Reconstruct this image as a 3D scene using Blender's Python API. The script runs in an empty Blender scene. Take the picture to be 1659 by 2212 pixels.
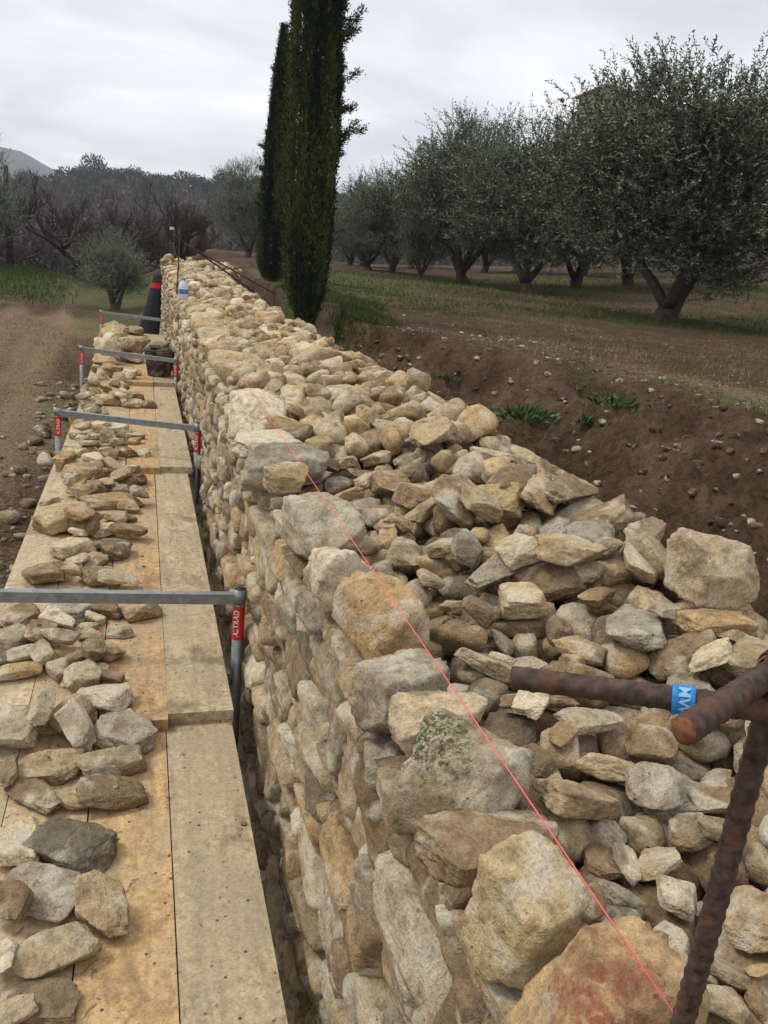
import bpy, bmesh, math, random
import numpy as np
from mathutils import Vector, Matrix
S = bpy.context.scene
COL = S.collection
rng = np.random.default_rng(7); random.seed(7)

# ------------------------------------------------------------------ camera
PW, PH, F = 1659., 2212., 1790.
def cam_matrix(roll=.1, vp=(308, 493)):
    d = np.array([(vp[0]-PW/2)/F, -(vp[1]-PH/2)/F, -1.]); d /= np.linalg.norm(d)
    up = lambda p: np.array([math.sin(roll)*math.cos(p), math.cos(roll)*math.cos(p), math.sin(p)])
    lo, hi = 0., 1.
    for _ in range(60):
        m = (lo+hi)/2
        if (up(lo) @ d)*(up(m) @ d) <= 0: hi = m
        else: lo = m
    u = up(lo)
    return np.array([np.cross(d, u), d, u])
R = cam_matrix()
def ray(px, py): return R @ np.array([(px-PW/2)/F, -(py-PH/2)/F, -1.])
def onz(px, py, z):
    v = ray(px, py); return v*(z/v[2])
def atd(px, py, dep): return ray(px, py)*dep
cd = bpy.data.cameras.new('camera'); cam = bpy.data.objects.new('camera', cd); COL.objects.link(cam)
cd.sensor_fit = 'VERTICAL'; cd.sensor_height = 24; cd.lens = F/PH*24
cd.clip_start = .02; cd.clip_end = 8000
cam.matrix_world = Matrix([list(R[0])+[0], list(R[1])+[0], list(R[2])+[0], [0, 0, 0, 1]])
S.camera = cam
# ------------------------------------------------------------------ world, sun, exposure
SUN_EL, SUN_AZ = math.radians(52), math.radians(-70)      # azimuth from +Y towards +X
S.view_settings.view_transform = 'Standard'; S.view_settings.look = 'None'
S.view_settings.exposure = 0.43; S.view_settings.gamma = 1
w = bpy.data.worlds.new('World'); S.world = w; w.use_nodes = True
nt = w.node_tree; nt.nodes.clear()
def N(nt, t, **k):
    n = nt.nodes.new(t)
    for a, v in k.items():
        if a == 'ins':
            for i, x in v.items(): n.inputs[i].default_value = x
        else: setattr(n, a, v)
    return n
def ramp(nt, stops, fac=None, interp='LINEAR'):
    n = nt.nodes.new('ShaderNodeValToRGB'); cr = n.color_ramp; cr.interpolation = interp
    while len(cr.elements) < len(stops): cr.elements.new(.5)
    for e, (p, c) in zip(cr.elements, stops):
        e.position = p; e.color = (c, c, c, 1) if not hasattr(c, '__len__') else (*c[:3], 1)
    if fac is not None: nt.links.new(fac, n.inputs[0])
    return n.outputs[0]
def mix(nt, a, b, fac, mode='MIX'):
    n = nt.nodes.new('ShaderNodeMix'); n.data_type = 'RGBA'; n.blend_type = mode
    for s, v in ((0, fac), (6, a), (7, b)):
        if hasattr(v, 'is_output'): nt.links.new(v, n.inputs[s])
        elif s == 0: n.inputs[0].default_value = v
        else: n.inputs[s].default_value = (*v[:3], 1)
    return n.outputs[2]
def noise(nt, vec, scale, detail=4, rough=.55, dist=0):
    n = N(nt, 'ShaderNodeTexNoise', ins={'Scale': scale, 'Detail': detail, 'Roughness': rough, 'Distortion': dist})
    if vec is not None: nt.links.new(vec, n.inputs['Vector'])
    return n.outputs[0]
sky = N(nt, 'ShaderNodeTexSky', sky_type='NISHITA', sun_disc=False, sun_elevation=SUN_EL, sun_rotation=SUN_AZ)
sk = mix(nt, sky.outputs[0], (.085, .085, .085), 1.0, 'MULTIPLY')
tc = N(nt, 'ShaderNodeTexCoord')
sp = N(nt, 'ShaderNodeSeparateXYZ'); nt.links.new(tc.outputs['Generated'], sp.inputs[0])
mz = N(nt, 'ShaderNodeMath', operation='MAXIMUM', ins={1: 0.0}); nt.links.new(sp.outputs[2], mz.inputs[0])
mz2 = N(nt, 'ShaderNodeMath', operation='ADD', ins={1: .16}); nt.links.new(mz.outputs[0], mz2.inputs[0])
cv = N(nt, 'ShaderNodeCombineXYZ')
for i in (0, 1):
    dv = N(nt, 'ShaderNodeMath', operation='DIVIDE'); nt.links.new(sp.outputs[i], dv.inputs[0]); nt.links.new(mz2.outputs[0], dv.inputs[1])
    nt.links.new(dv.outputs[0], cv.inputs[i])
n1 = noise(nt, cv.outputs[0], .85, 6, .5, .3)
cl = ramp(nt, [(.26, (.45, .455, .49)), (.42, (.60, .60, .635)), (.53, (.74, .74, .76)), (.66, (.95, .93, .91))], n1)
hz = ramp(nt, [(0, .80), (.1, .88), (.35, 1.0), (1, 1.06)], mz.outputs[0])
cl = mix(nt, cl, hz, 1.0, 'MULTIPLY')
skm = mix(nt, sk, cl, .93)
bg = N(nt, 'ShaderNodeBackground', ins={'Strength': 1.22}); nt.links.new(skm, bg.inputs[0])
wo = N(nt, 'ShaderNodeOutputWorld'); nt.links.new(bg.outputs[0], wo.inputs[0])
sl = bpy.data.lights.new('sun', 'SUN'); sl.energy = 1.5; sl.angle = math.radians(14); sl.color = (1, .95, .87)
so = bpy.data.objects.new('sun', sl); COL.objects.link(so)
sd = Vector((math.sin(SUN_AZ)*math.cos(SUN_EL), math.cos(SUN_AZ)*math.cos(SUN_EL), math.sin(SUN_EL)))
so.rotation_euler = sd.to_track_quat('Z', 'Y').to_euler()

# ------------------------------------------------------------------ helpers
def tag(o, label=None, cat=None, group=None, kind=None):
    if label: o['label'] = label
    if cat: o['category'] = cat
    if group: o['group'] = group
    if kind: o['kind'] = kind
    return o
def link(o, parent=None):
    COL.objects.link(o)
    if parent is not None: o.parent = parent
    return o
def empty(name, loc=(0, 0, 0), rz=0):
    o = bpy.data.objects.new(name, None); o.empty_display_size = .1; COL.objects.link(o)
    o.location = loc; o.rotation_euler = (0, 0, rz); return o
def fast_mesh(name, V, Fa, smooth=True, col=None, mats=(), matidx=None):
    """V (n,3), Fa (m,k) int array (k 3 or 4) or list of such arrays; col (n,4) per vertex"""
    me = bpy.data.meshes.new(name)
    if not isinstance(Fa, list): Fa = [Fa]
    Fa = [f for f in Fa if len(f)]
    V = np.asarray(V, np.float32)
    me.vertices.add(len(V)); me.vertices.foreach_set('co', V.ravel())
    li = np.concatenate([f.ravel() for f in Fa]).astype(np.int32)
    sizes = np.concatenate([np.full(len(f), f.shape[1]) for f in Fa]).astype(np.int32)
    me.loops.add(len(li)); me.loops.foreach_set('vertex_index', li)
    me.polygons.add(len(sizes))
    me.polygons.foreach_set('loop_start', np.concatenate([[0], np.cumsum(sizes)[:-1]]).astype(np.int32))
    me.polygons.foreach_set('loop_total', sizes)
    me.polygons.foreach_set('use_smooth', np.full(len(sizes), smooth, bool))
    if matidx is not None: me.polygons.foreach_set('material_index', np.asarray(matidx, np.int32))
    me.update(calc_edges=True)
    if col is not None:
        a = me.color_attributes.new('tint', 'FLOAT_COLOR', 'POINT')
        c = np.ones((len(V), 4), np.float32); c[:, :col.shape[1]] = col
        a.data.foreach_set('color', c.ravel())
    for m in mats: me.materials.append(m)
    return me
def obj(name, me, parent=None):
    return link(bpy.data.objects.new(name, me), parent)
_P = np.random.default_rng(3).random((64, 64, 64)).astype(np.float32)
def vnoise(p):
    p = np.asarray(p, float); i = np.floor(p).astype(int); f = p-i; f = f*f*(3-2*f)
    def g(dx, dy, dz): return _P[(i[..., 0]+dx) % 64, (i[..., 1]+dy) % 64, (i[..., 2]+dz) % 64]
    x, y, z = f[..., 0], f[..., 1], f[..., 2]
    a = g(0,0,0)*(1-x)+g(1,0,0)*x; b = g(0,1,0)*(1-x)+g(1,1,0)*x
    c = g(0,0,1)*(1-x)+g(1,0,1)*x; d = g(0,1,1)*(1-x)+g(1,1,1)*x
    return (a*(1-y)+b*y)*(1-z)+(c*(1-y)+d*y)*z - .5
def fbm(p, o=4, g=.5):
    s = 0; a = 1; p = np.asarray(p, float)
    for k in range(o): s = s+a*vnoise(p*(2**k)+17.3*k); a *= g
    return s
def sstep(a, b, x):
    t = np.clip((x-a)/(b-a), 0, 1); return t*t*(3-2*t)
class MB:
    """collects tubes and boxes into one mesh"""
    def __init__(s): s.V = []; s.F = []; s.n = 0
    def add(s, V, Fs):
        s.V.append(np.asarray(V, float)); s.F.append(np.asarray(Fs, int)+s.n); s.n += len(V)
    def tube(s, pts, rads, k=8, cap=True):
        pts = np.asarray(pts, float); n = len(pts); rads = np.broadcast_to(rads, (n,))
        t = np.gradient(pts, axis=0); t /= np.linalg.norm(t, axis=1)[:, None]+1e-9
        ref = np.array([0, 0, 1.]) if abs(t[0][2]) < .9 else np.array([1., 0, 0])
        a = ref-np.outer(t @ ref, np.ones(3))*t; a /= np.linalg.norm(a, axis=1)[:, None]+1e-9
        b = np.cross(t, a); an = np.arange(k)*2*math.pi/k
        V = pts[:, None]+rads[:, None, None]*(np.cos(an)[None, :, None]*a[:, None]+np.sin(an)[None, :, None]*b[:, None])
        V = V.reshape(-1, 3); i = np.arange(n-1)[:, None]*k; j = np.arange(k)[None]; j2 = (j+1) % k
        Fq = np.stack([i+j, i+j2, i+k+j2, i+k+j], -1).reshape(-1, 4)
        if cap:
            V = np.vstack([V, pts[0], pts[-1]]); c0, c1 = n*k, n*k+1; j = np.arange(k); j2 = (j+1) % k
            Fq = np.vstack([Fq, np.stack([np.full(k, c0), np.full(k, c0), j2, j], -1), np.stack([np.full(k, c1), np.full(k, c1), (n-1)*k+j, (n-1)*k+j2], -1)])
        s.add(V, Fq)
    def box(s, c, h, M=None):
        V = np.array([[x, y, z] for x in (-1, 1) for y in (-1, 1) for z in (-1, 1)], float)*np.asarray(h)
        if M is not None: V = V @ np.asarray(M).T
        s.add(V+np.asarray(c), [[0, 1, 3, 2], [4, 6, 7, 5], [0, 4, 5, 1], [2, 3, 7, 6], [0, 2, 6, 4], [1, 5, 7, 3]])
    def mesh(s, name, mat, smooth=True, bevel=0):
        V = np.vstack(s.V); Fq = np.vstack(s.F)
        bm = bmesh.new(); vs = [bm.verts.new(v) for v in V]
        for f in Fq:
            g = list(dict.fromkeys(int(x) for x in f))
            if len(g) > 2:
                try: fc = bm.faces.new([vs[x] for x in g]); fc.smooth = smooth
                except ValueError: pass
        if bevel:
            bmesh.ops.bevel(bm, geom=[e for e in bm.edges if len(e.link_faces) == 2 and e.calc_face_angle(0) > .7], offset=bevel, segments=2, profile=.6, affect='EDGES')
        bmesh.ops.recalc_face_normals(bm, faces=bm.faces)
        me = bpy.data.meshes.new(name); bm.to_mesh(me); bm.free(); me.materials.append(mat); return me
    def fast(s, name, mat, smooth=True):
        V = np.vstack(s.V); Fq = np.vstack(s.F); tri = Fq[:, 0] == Fq[:, 1]
        return fast_mesh(name, V, [Fq[~tri], Fq[tri][:, 1:]], smooth, mats=[mat])

# ------------------------------------------------------------------ materials
def newmat(name):
    m = bpy.data.materials.new(name); m.use_nodes = True; nt = m.node_tree; nt.nodes.clear()
    b = nt.nodes.new('ShaderNodeBsdfPrincipled'); o = nt.nodes.new('ShaderNodeOutputMaterial')
    nt.links.new(b.outputs[0], o.inputs[0]); b.inputs['Roughness'].default_value = .85
    b.inputs['Specular IOR Level'].default_value = .25
    return m, nt, b
def setc(nt, b, c):
    if hasattr(c, 'is_output'): nt.links.new(c, b.inputs['Base Color'])
    else: b.inputs['Base Color'].default_value = (*c, 1)
def bump(nt, b, h, strength=.5, dist=.01):
    n = N(nt, 'ShaderNodeBump', ins={'Strength': strength, 'Distance': dist}); nt.links.new(h, n.inputs['Height'])
    nt.links.new(n.outputs[0], b.inputs['Normal'])
def mathn(nt, op, a, b=None):
    n = nt.nodes.new('ShaderNodeMath'); n.operation = op
    for i, v in enumerate((a, b)):
        if v is None: continue
        if hasattr(v, 'is_output'): nt.links.new(v, n.inputs[i])
        else: n.inputs[i].default_value = v
    return n.outputs[0]
def stone_mat(name, merged, extra=None):
    m, nt, b = newmat(name)
    pos = nt.nodes.new('ShaderNodeNewGeometry').outputs['Position']
    if merged:
        at = N(nt, 'ShaderNodeAttribute', attribute_name='tint'); c = at.outputs['Color']; seed = at.outputs['Alpha']
    else:
        oi = nt.nodes.new('ShaderNodeObjectInfo'); c = oi.outputs['Color']; seed = oi.outputs['Random']
    sc = N(nt, 'ShaderNodeVectorMath', operation='ADD'); nt.links.new(pos, sc.inputs[0])
    cm = nt.nodes.new('ShaderNodeCombineXYZ'); k = mathn(nt, 'MULTIPLY', seed, 40.)
    for i in range(3): nt.links.new(k, cm.inputs[i])
    nt.links.new(cm.outputs[0], sc.inputs[1]); p = sc.outputs[0]
    big = noise(nt, p, 9, 5, .6, .4); med = noise(nt, p, 38, 6, .65); fine = noise(nt, p, 170, 4, .7)
    v = ramp(nt, [(.3, .48), (.48, .96), (.7, 1.28)], med)
    c1 = mix(nt, c, v, 1.0, 'MULTIPLY')
    # pale chalky patches, brown earth clinging, ochre
    c1 = mix(nt, c1, (.64, .58, .45), ramp(nt, [(.53, 0), (.62, .65)], big))
    c1 = mix(nt, c1, (.17, .12, .07), ramp(nt, [(.34, .65), (.44, 0)], big))
    big2 = noise(nt, p, 15, 3, .5, .8)
    c1 = mix(nt, c1, (.42, .30, .15), ramp(nt, [(.55, 0), (.68, .45)], big2))
    pit = N(nt, 'ShaderNodeTexVoronoi', ins={'Scale': 75}); nt.links.new(p, pit.inputs['Vector'])
    pm = mix(nt, ramp(nt, [(.08, 1), (.24, 0)], pit.outputs[0]), ramp(nt, [(.53, 0), (.66, .8)], med), 1, 'MULTIPLY')
    c1 = mix(nt, c1, (.07, .055, .04), mix(nt, pm, (.75, .75, .75), 1, 'MULTIPLY'))
    c1 = mix(nt, c1, ramp(nt, [(.3, .72), (.7, 1.25)], fine), 1, 'MULTIPLY')
    if extra: c1 = extra(nt, c1, pos)
    setc(nt, b, c1)
    h = mathn(nt, 'ADD', mathn(nt, 'MULTIPLY', med, 1.0), mathn(nt, 'MULTIPLY', fine, .35))
    h = mathn(nt, 'SUBTRACT', h, mathn(nt, 'MULTIPLY', pm, .5))
    bump(nt, b, h, 1.0, .018)
    b.inputs['Roughness'].default_value = .92
    return m
M_STONE = stone_mat('limestone', False); M_WALL = stone_mat('wall_limestone', True)
def moss(nt, c, pos):
    d = N(nt, 'ShaderNodeVectorMath', operation='DISTANCE'); nt.links.new(pos, d.inputs[0]); d.inputs[1].default_value = tuple(onz(925, 1570, -.66))
    nz = noise(nt, pos, 60, 4); s = mathn(nt, 'ADD', d.outputs['Value'], mathn(nt, 'MULTIPLY', mathn(nt, 'SUBTRACT', nz, .5), .22))
    n2 = ramp(nt, [(.44, 0), (.54, 1)], noise(nt, pos, 140, 4, .7))
    return mix(nt, c, (.06, .075, .02), mix(nt, ramp(nt, [(.045, .95), (.10, 0)], s), n2, 1, 'MULTIPLY'))
def red(nt, c, pos):
    d = N(nt, 'ShaderNodeVectorMath', operation='DISTANCE'); nt.links.new(pos, d.inputs[0]); d.inputs[1].default_value = tuple(onz(1290, 2130, -.64))
    nz = noise(nt, pos, 30, 4); s = mathn(nt, 'ADD', d.outputs['Value'], mathn(nt, 'MULTIPLY', mathn(nt, 'SUBTRACT', nz, .5), .16))
    return mix(nt, c, (.27, .07, .04), mix(nt, ramp(nt, [(.03, .8), (.06, .5), (.10, 0)], s), ramp(nt, [(.40, .15), (.58, 1)], noise(nt, pos, 70, 5, .7)), 1, 'MULTIPLY'))
M_MOSS = stone_mat('mossy_limestone', False, moss); M_RED = stone_mat('red_stained_limestone', False, red)

def wood_mat():
    m, nt, b = newmat('plank_wood'); oi = nt.nodes.new('ShaderNodeObjectInfo')
    pos = nt.nodes.new('ShaderNodeNewGeometry').outputs['Position']
    mp = N(nt, 'ShaderNodeMapping'); nt.links.new(pos, mp.inputs[0]); mp.inputs['Scale'].default_value = (14, 1.6, 14)
    cm = nt.nodes.new('ShaderNodeCombineXYZ'); nt.links.new(mathn(nt, 'MULTIPLY', oi.outputs['Random'], 30.), cm.inputs[0]); nt.links.new(cm.outputs[0], mp.inputs['Location'])
    g = noise(nt, mp.outputs[0], 2.2, 5, .6, .5)
    sp_ = noise(nt, pos, 42, 5, .65, .3); bl = noise(nt, pos, 3.5, 4, .55, .5)
    c = mix(nt, oi.outputs['Color'], ramp(nt, [(.3, .70), (.5, 1), (.7, 1.22)], g), 1, 'MULTIPLY')
    c = mix(nt, c, ramp(nt, [(.35, .66), (.5, 1), (.66, 1.22)], sp_), 1, 'MULTIPLY')
    c = mix(nt, c, (.36, .29, .19), ramp(nt, [(.42, 0), (.62, .65)], bl))
    c = mix(nt, c, (.17, .12, .075), ramp(nt, [(.32, .7), (.45, 0)], bl)); sc2 = noise(nt, pos, 130, 3, .7)
    c = mix(nt, c, ramp(nt, [(.3, .75), (.7, 1.2)], sc2), 1, 'MULTIPLY'); c = mix(nt, c, (.10, .07, .045), ramp(nt, [(.63, 0), (.70, .8)], noise(nt, pos, 24, 4, .6, 1.2)))
    vo = N(nt, 'ShaderNodeTexVoronoi', ins={'Scale': 26}); nt.links.new(pos, vo.inputs['Vector'])
    dots = mix(nt, ramp(nt, [(.09, 1), (.15, 0)], vo.outputs[0]), ramp(nt, [(.45, 0), (.51, .9)], noise(nt, pos, 9, 3)), 1, 'MULTIPLY')
    c = mix(nt, c, (.05, .03, .02), dots)
    setc(nt, b, c); bump(nt, b, mathn(nt, 'ADD', sp_, mathn(nt, 'MULTIPLY', g, .4)), .35, .004)
    return m
M_WOOD = wood_mat()
def simple(name, c, rough=.7, metal=0, nscale=None, var=(.75, 1.2), bs=.3, bd=.003, c2=None, thr=(.5, .62)):
    m, nt, b = newmat(name); b.inputs['Roughness'].default_value = rough; b.inputs['Metallic'].default_value = metal
    if nscale:
        pos = nt.nodes.new('ShaderNodeNewGeometry').outputs['Position']
        n = noise(nt, pos, nscale, 5, .6); rc = nt.nodes.new('ShaderNodeRGB'); rc.outputs[0].default_value = (*c, 1)
        cc = mix(nt, rc.outputs[0], ramp(nt, [(.3, var[0]), (.7, var[1])], n), 1, 'MULTIPLY')
        if c2 is not None: cc = mix(nt, cc, c2, ramp(nt, [(thr[0], 0), (thr[1], 1)], noise(nt, pos, nscale*.45, 5, .6)))
        setc(nt, b, cc); bump(nt, b, n, bs, bd)
    else: setc(nt, b, c)
    return m
M_STEEL = simple('galvanised_steel', (.24, .26, .27), .45, .55, 30, (.7, 1.25), .15, .001, (.30, .28, .24), (.55, .75))
M_RUST = simple('rusty_steel', (.068, .046, .036), .75, .25, 110, (.45, 1.7), .7, .0015, (.125, .062, .036), (.52, .66))
M_RUSTEND = simple('orange_rust', (.18, .075, .035), .9, 0, 160, (.5, 1.4))
M_STICKER = simple('red_sticker', (.55, .03, .03), .45, 0, 60, (.8, 1.1), .05, .0005)
M_WHITEINK = simple('white_lettering', (.75, .72, .68), .6)
M_TAPE = simple('blue_tape', (.02, .20, .50), .5, 0, 120, (.7, 1.25), .3, .001)
M_TAPEINK = simple('pale_tape_lettering', (.22, .42, .62), .6)
M_STRING = simple('pink_string', (.80, .13, .13), .8, 0, 600, (.8, 1.2), .3, .001)
M_BUCKET = simple('mortar_caked_rubber', (.035, .035, .037), .8, 0, 22, (.6, 1.5), .5, .004, (.20, .18, .15), (.45, .58))
M_MORTAR = simple('lime_mortar', (.10, .085, .065), .95, 0, 45, (.5, 1.6), 1, .012)
M_NET = simple('dark_tarp', (.028, .031, .038), .75, 0, 30, (.6, 1.5), .5, .01)
M_JUG = simple('white_plastic', (.55, .58, .60), .4)
M_BLUE = simple('blue_plastic', (.05, .16, .42), .45)
M_WIRE = simple('tie_wire', (.03, .035, .035), .6, .4)
M_WIREO = simple('copper_rust_wire', (.22, .085, .05), .7)
M_BARK = simple('olive_bark', (.075, .058, .040), .95, 0, 14, (.5, 1.5), .9, .02)
M_DBARK = simple('dark_bark', (.045, .032, .028), .95, 0, 10, (.6, 1.4), .9, .02)
M_RTWIG = simple('red_brown_twigs', (.075, .048, .036), .95, 0, 3, (.7, 1.3), .2, .01)
def leaf_mat(name, stops, rough=.6, spec=.3, trans=.12):
    m, nt, b = newmat(name); at = N(nt, 'ShaderNodeAttribute', attribute_name='tint')
    r = ramp(nt, stops, at.outputs['Fac'])
    setc(nt, b, r); b.inputs['Roughness'].default_value = rough; b.inputs['Specular IOR Level'].default_value = spec
    return m
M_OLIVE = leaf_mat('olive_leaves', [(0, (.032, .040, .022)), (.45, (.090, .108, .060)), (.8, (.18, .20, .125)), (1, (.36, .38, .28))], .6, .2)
M_OLIVEL = leaf_mat('silvery_olive_leaves', [(0, (.07, .085, .052)), (.5, (.135, .155, .098)), (1, (.28, .31, .22))], .6, .2)
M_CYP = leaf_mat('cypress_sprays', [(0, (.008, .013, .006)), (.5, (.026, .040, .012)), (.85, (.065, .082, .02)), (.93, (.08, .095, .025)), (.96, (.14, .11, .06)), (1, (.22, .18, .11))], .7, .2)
M_PINE = leaf_mat('pine_needles', [(0, (.012, .024, .015)), (1, (.04, .06, .035))], .8, .1)
M_FOREST = leaf_mat('bare_wood_twigs', [(0, (.036, .028, .026)), (.5, (.078, .058, .050)), (.8, (.12, .088, .07)), (1, (.035, .050, .032))], .9, .1)
M_GRASS = leaf_mat('grass_blades', [(0, (.035, .055, .012)), (.4, (.07, .095, .02)), (.6, (.12, .105, .045)), (1, (.21, .165, .09))], .7, .2)
M_WEED = leaf_mat('weed_leaves', [(0, (.02, .05, .012)), (1, (.075, .13, .035))], .6, .3)

def ground_mat():
    m, nt, b = newmat('earth_and_grass'); at = N(nt, 'ShaderNodeAttribute', attribute_name='tint')
    sp = nt.nodes.new('ShaderNodeSeparateColor'); nt.links.new(at.outputs['Color'], sp.inputs[0])
    pos = nt.nodes.new('ShaderNodeNewGeometry').outputs['Position']
    f = noise(nt, pos, 26, 8, .68); md = noise(nt, pos, 5, 6, .6, .3); lo = noise(nt, pos, 1.1, 5, .6, .6)
    soil = mix(nt, (.050, .030, .018), (.112, .074, .045), ramp(nt, [(.35, 0), (.7, 1)], md))
    tan = mix(nt, (.135, .092, .055), (.235, .17, .105), ramp(nt, [(.35, 0), (.65, 1)], f))
    grass = mix(nt, (.048, .060, .020), (.120, .115, .048), ramp(nt, [(.35, 0), (.65, 1)], md))
    grass = mix(nt, grass, (.10, .078, .042), ramp(nt, [(.52, 0), (.66, .6)], lo))
    green = mix(nt, (.030, .055, .010), (.07, .11, .025), ramp(nt, [(.35, 0), (.65, 1)], f))
    fo = mix(nt, (.045, .036, .03), (.075, .058, .045), md)
    def edge(v, k=.35): return ramp(nt, [(.38, 0), (.62, 1)], mathn(nt, 'ADD', v, mathn(nt, 'MULTIPLY', mathn(nt, 'SUBTRACT', f, .5), k*1.8)))
    soil = mix(nt, soil, (.15, .105, .065), ramp(nt, [(.52, 0), (.66, .6)], lo)); c = mix(nt, soil, grass, edge(sp.outputs[0])); c = mix(nt, c, tan, edge(sp.outputs[1])); c = mix(nt, c, green, edge(sp.outputs[2]))
    c = mix(nt, c, fo, at.outputs['Alpha'])
    c = mix(nt, c, ramp(nt, [(.25, .45), (.5, 1), (.75, 1.5)], f), 1, 'MULTIPLY')
    vo = N(nt, 'ShaderNodeTexVoronoi', ins={'Scale': 13}); nt.links.new(pos, vo.inputs['Vector'])
    c = mix(nt, c, (.17, .13, .09), mix(nt, ramp(nt, [(.04, 1), (.09, 0)], vo.outputs[0]), ramp(nt, [(.54, 0), (.58, .7)], md), 1, 'MULTIPLY'))
    setc(nt, b, c); bump(nt, b, mathn(nt, 'ADD', f, md), .9, .05); b.inputs['Roughness'].default_value = .97
    b.inputs['Specular IOR Level'].default_value = .1
    return m
M_GROUND = ground_mat()

# ------------------------------------------------------------------ terrain (camera eye is z = 0, lower field is z = -2.6)
def wall_x(Y): # offset of the wall's front face, curving right at its far end
    Y = np.asarray(Y, float); return np.where(Y > 20, .05*(Y-20)**2, 0.)
def rim_x(Y): return np.interp(Y, [-5, 2, 4.3, 6.1, 8.0, 8.8, 9.4, 10.2, 14, 18, 40], [4.6, 4.1, 3.8, 3.6, 3.1, 2.55, 2.3, 2.35, 2.2, 2.3, 2.6])
def terrain(X, Y):
    X = np.asarray(X, float); Y = np.asarray(Y, float); Z0 = np.zeros_like(X)
    P = lambda s, o=0: np.stack([X*s+o, Y*s+o, Z0+o], -1)
    low = -2.62 + .10*fbm(P(.35), 3) + .03*fbm(P(2.5), 4)
    low = low - .05*np.exp(-((X-(-1.55-.03*Y))/.16)**2)*sstep(2, 8, Y) - .05*np.exp(-((X-(-2.6-.035*Y))/.18)**2)*sstep(2, 8, Y)
    bankl = np.exp(-((Y-38)/6.)**2)*sstep(-2.0, -3.2, X)*.5
    low = low + bankl
    up = -.76 + .10*fbm(P(.25, 5), 3) + .035*fbm(P(2.2, 9), 4) + .085*np.clip(X-12, 0, 18)+.50*np.clip(X-31, 0, 22)
    wx = wall_x(Y); rx = rim_x(Y)+wx*.8
    floor = -1.50+.12*sstep(5, 9, Y)+.03*fbm(P(5.), 4)
    floor = floor+.28*sstep(2.8, .5, Y)
    t = sstep(2.0+wx, 1.0, X*0+1) # dummy
    a = np.clip((X-(1.75+wx+.12*np.sin(Y*1.3)))/np.maximum(rx-(1.75+wx), .35), 0, 1.25)
    ero = fbm(np.stack([X*2.4, Y*1.1+X*.8, Z0+3], -1), 5, .6)
    lipn = .04*fbm(P(1.3, 6), 3)
    prof = .50*sstep(.08, .80, a+lipn)+.50*sstep(.74, 1.0, a+lipn*1.5)
    right = floor+(up-floor)*prof + ero*.58*np.clip((rx-1.75-wx)/1.5, 0, 1)*np.sin(np.clip(a, 0, 1)*math.pi)**.6
    rg = np.abs(fbm(np.stack([X*1.6, Y*3.0, Z0+8], -1), 4, .6)); right = right - .36*rg*np.sin(np.clip(a, 0, 1)*math.pi)
    hole = np.exp(-(((X-3.75)/.26)**2+((Y-6.35)/.3)**2)); right = right-.30*hole
    lip = np.exp(-((a-1.02)/.08)**2)*.05; right = right+lip*(fbm(P(3., 2), 3)+.5)
    s = sstep(.9, 1.5, X-wx)
    Z = low*(1-s)+right*s
    farY = sstep(24, 32, Y); s2 = sstep(-.8, 4, X); Z = Z*(1-farY)+(low*(1-s2)+up*s2)*farY
    az = np.arctan2(X, np.maximum(Y, .1)); r = np.hypot(X, Y)
    vm = sstep(50, 75, r)*(1-sstep(.40, .55, az))
    rh = np.interp(az, [-1.2, -.3, -.17, -.12, -.08, 0, .12, .22, .27, .32, .4], [2, 0, 0, 3.5, 7.5, 8.5, 8.5, 8.5, 8, 3, 2])
    hill = -12+np.clip((r-110)/(265-110), 0, 1)**1.3*(12+rh) + 3*fbm(np.stack([X*.02, Y*.02, Z0], -1), 3)
    hill = hill-(np.clip(r-290, 0, 400)*.06)
    Z = Z*(1-vm)+hill*vm
    return Z, a, s, vm, prof, farY, s2, az, r
def gx():
    return np.unique(np.round(np.concatenate([-np.geomspace(3, 1500, 60)[::-1], np.arange(-3, 1.4, .07), np.arange(1.4, 5.2, .033), np.arange(5.2, 14, .12), np.geomspace(14, 1500, 70)]), 4))
def gy():
    return np.unique(np.round(np.concatenate([-np.geomspace(1, 300, 20)[::-1], np.arange(-1, 12, .045), np.arange(12, 26, .12), np.geomspace(26, 2500, 120)]), 4))
GX, GY = np.meshgrid(gx(), gy())
Z, a_, s_, vm, prof, farY, s2, az, r_ = terrain(GX, GY)
ny, nx = GX.shape
idx = np.arange(nx*ny).reshape(ny, nx)
Fg = np.stack([idx[:-1, :-1], idx[:-1, 1:], idx[1:, 1:], idx[1:, :-1]], -1).reshape(-1, 4)
Pn = np.stack([GX*.8, GY*.8, GX*0], -1); nn = fbm(Pn, 4); nl = fbm(Pn*.3+4, 3)
upper = np.maximum(s_*(1-farY), s2*farY)
field = upper*sstep(.98, 1.15, a_+nn*.15)
brown = sstep(3.6, 5, GX)*sstep(13.5, 9.5, GY+(GX-4)*-.12)*.40
g_grass = field*(.66+nl*1.0-brown) + (1-upper)*(.30+nl*1.5+.18*sstep(14, 30, GY))
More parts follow.
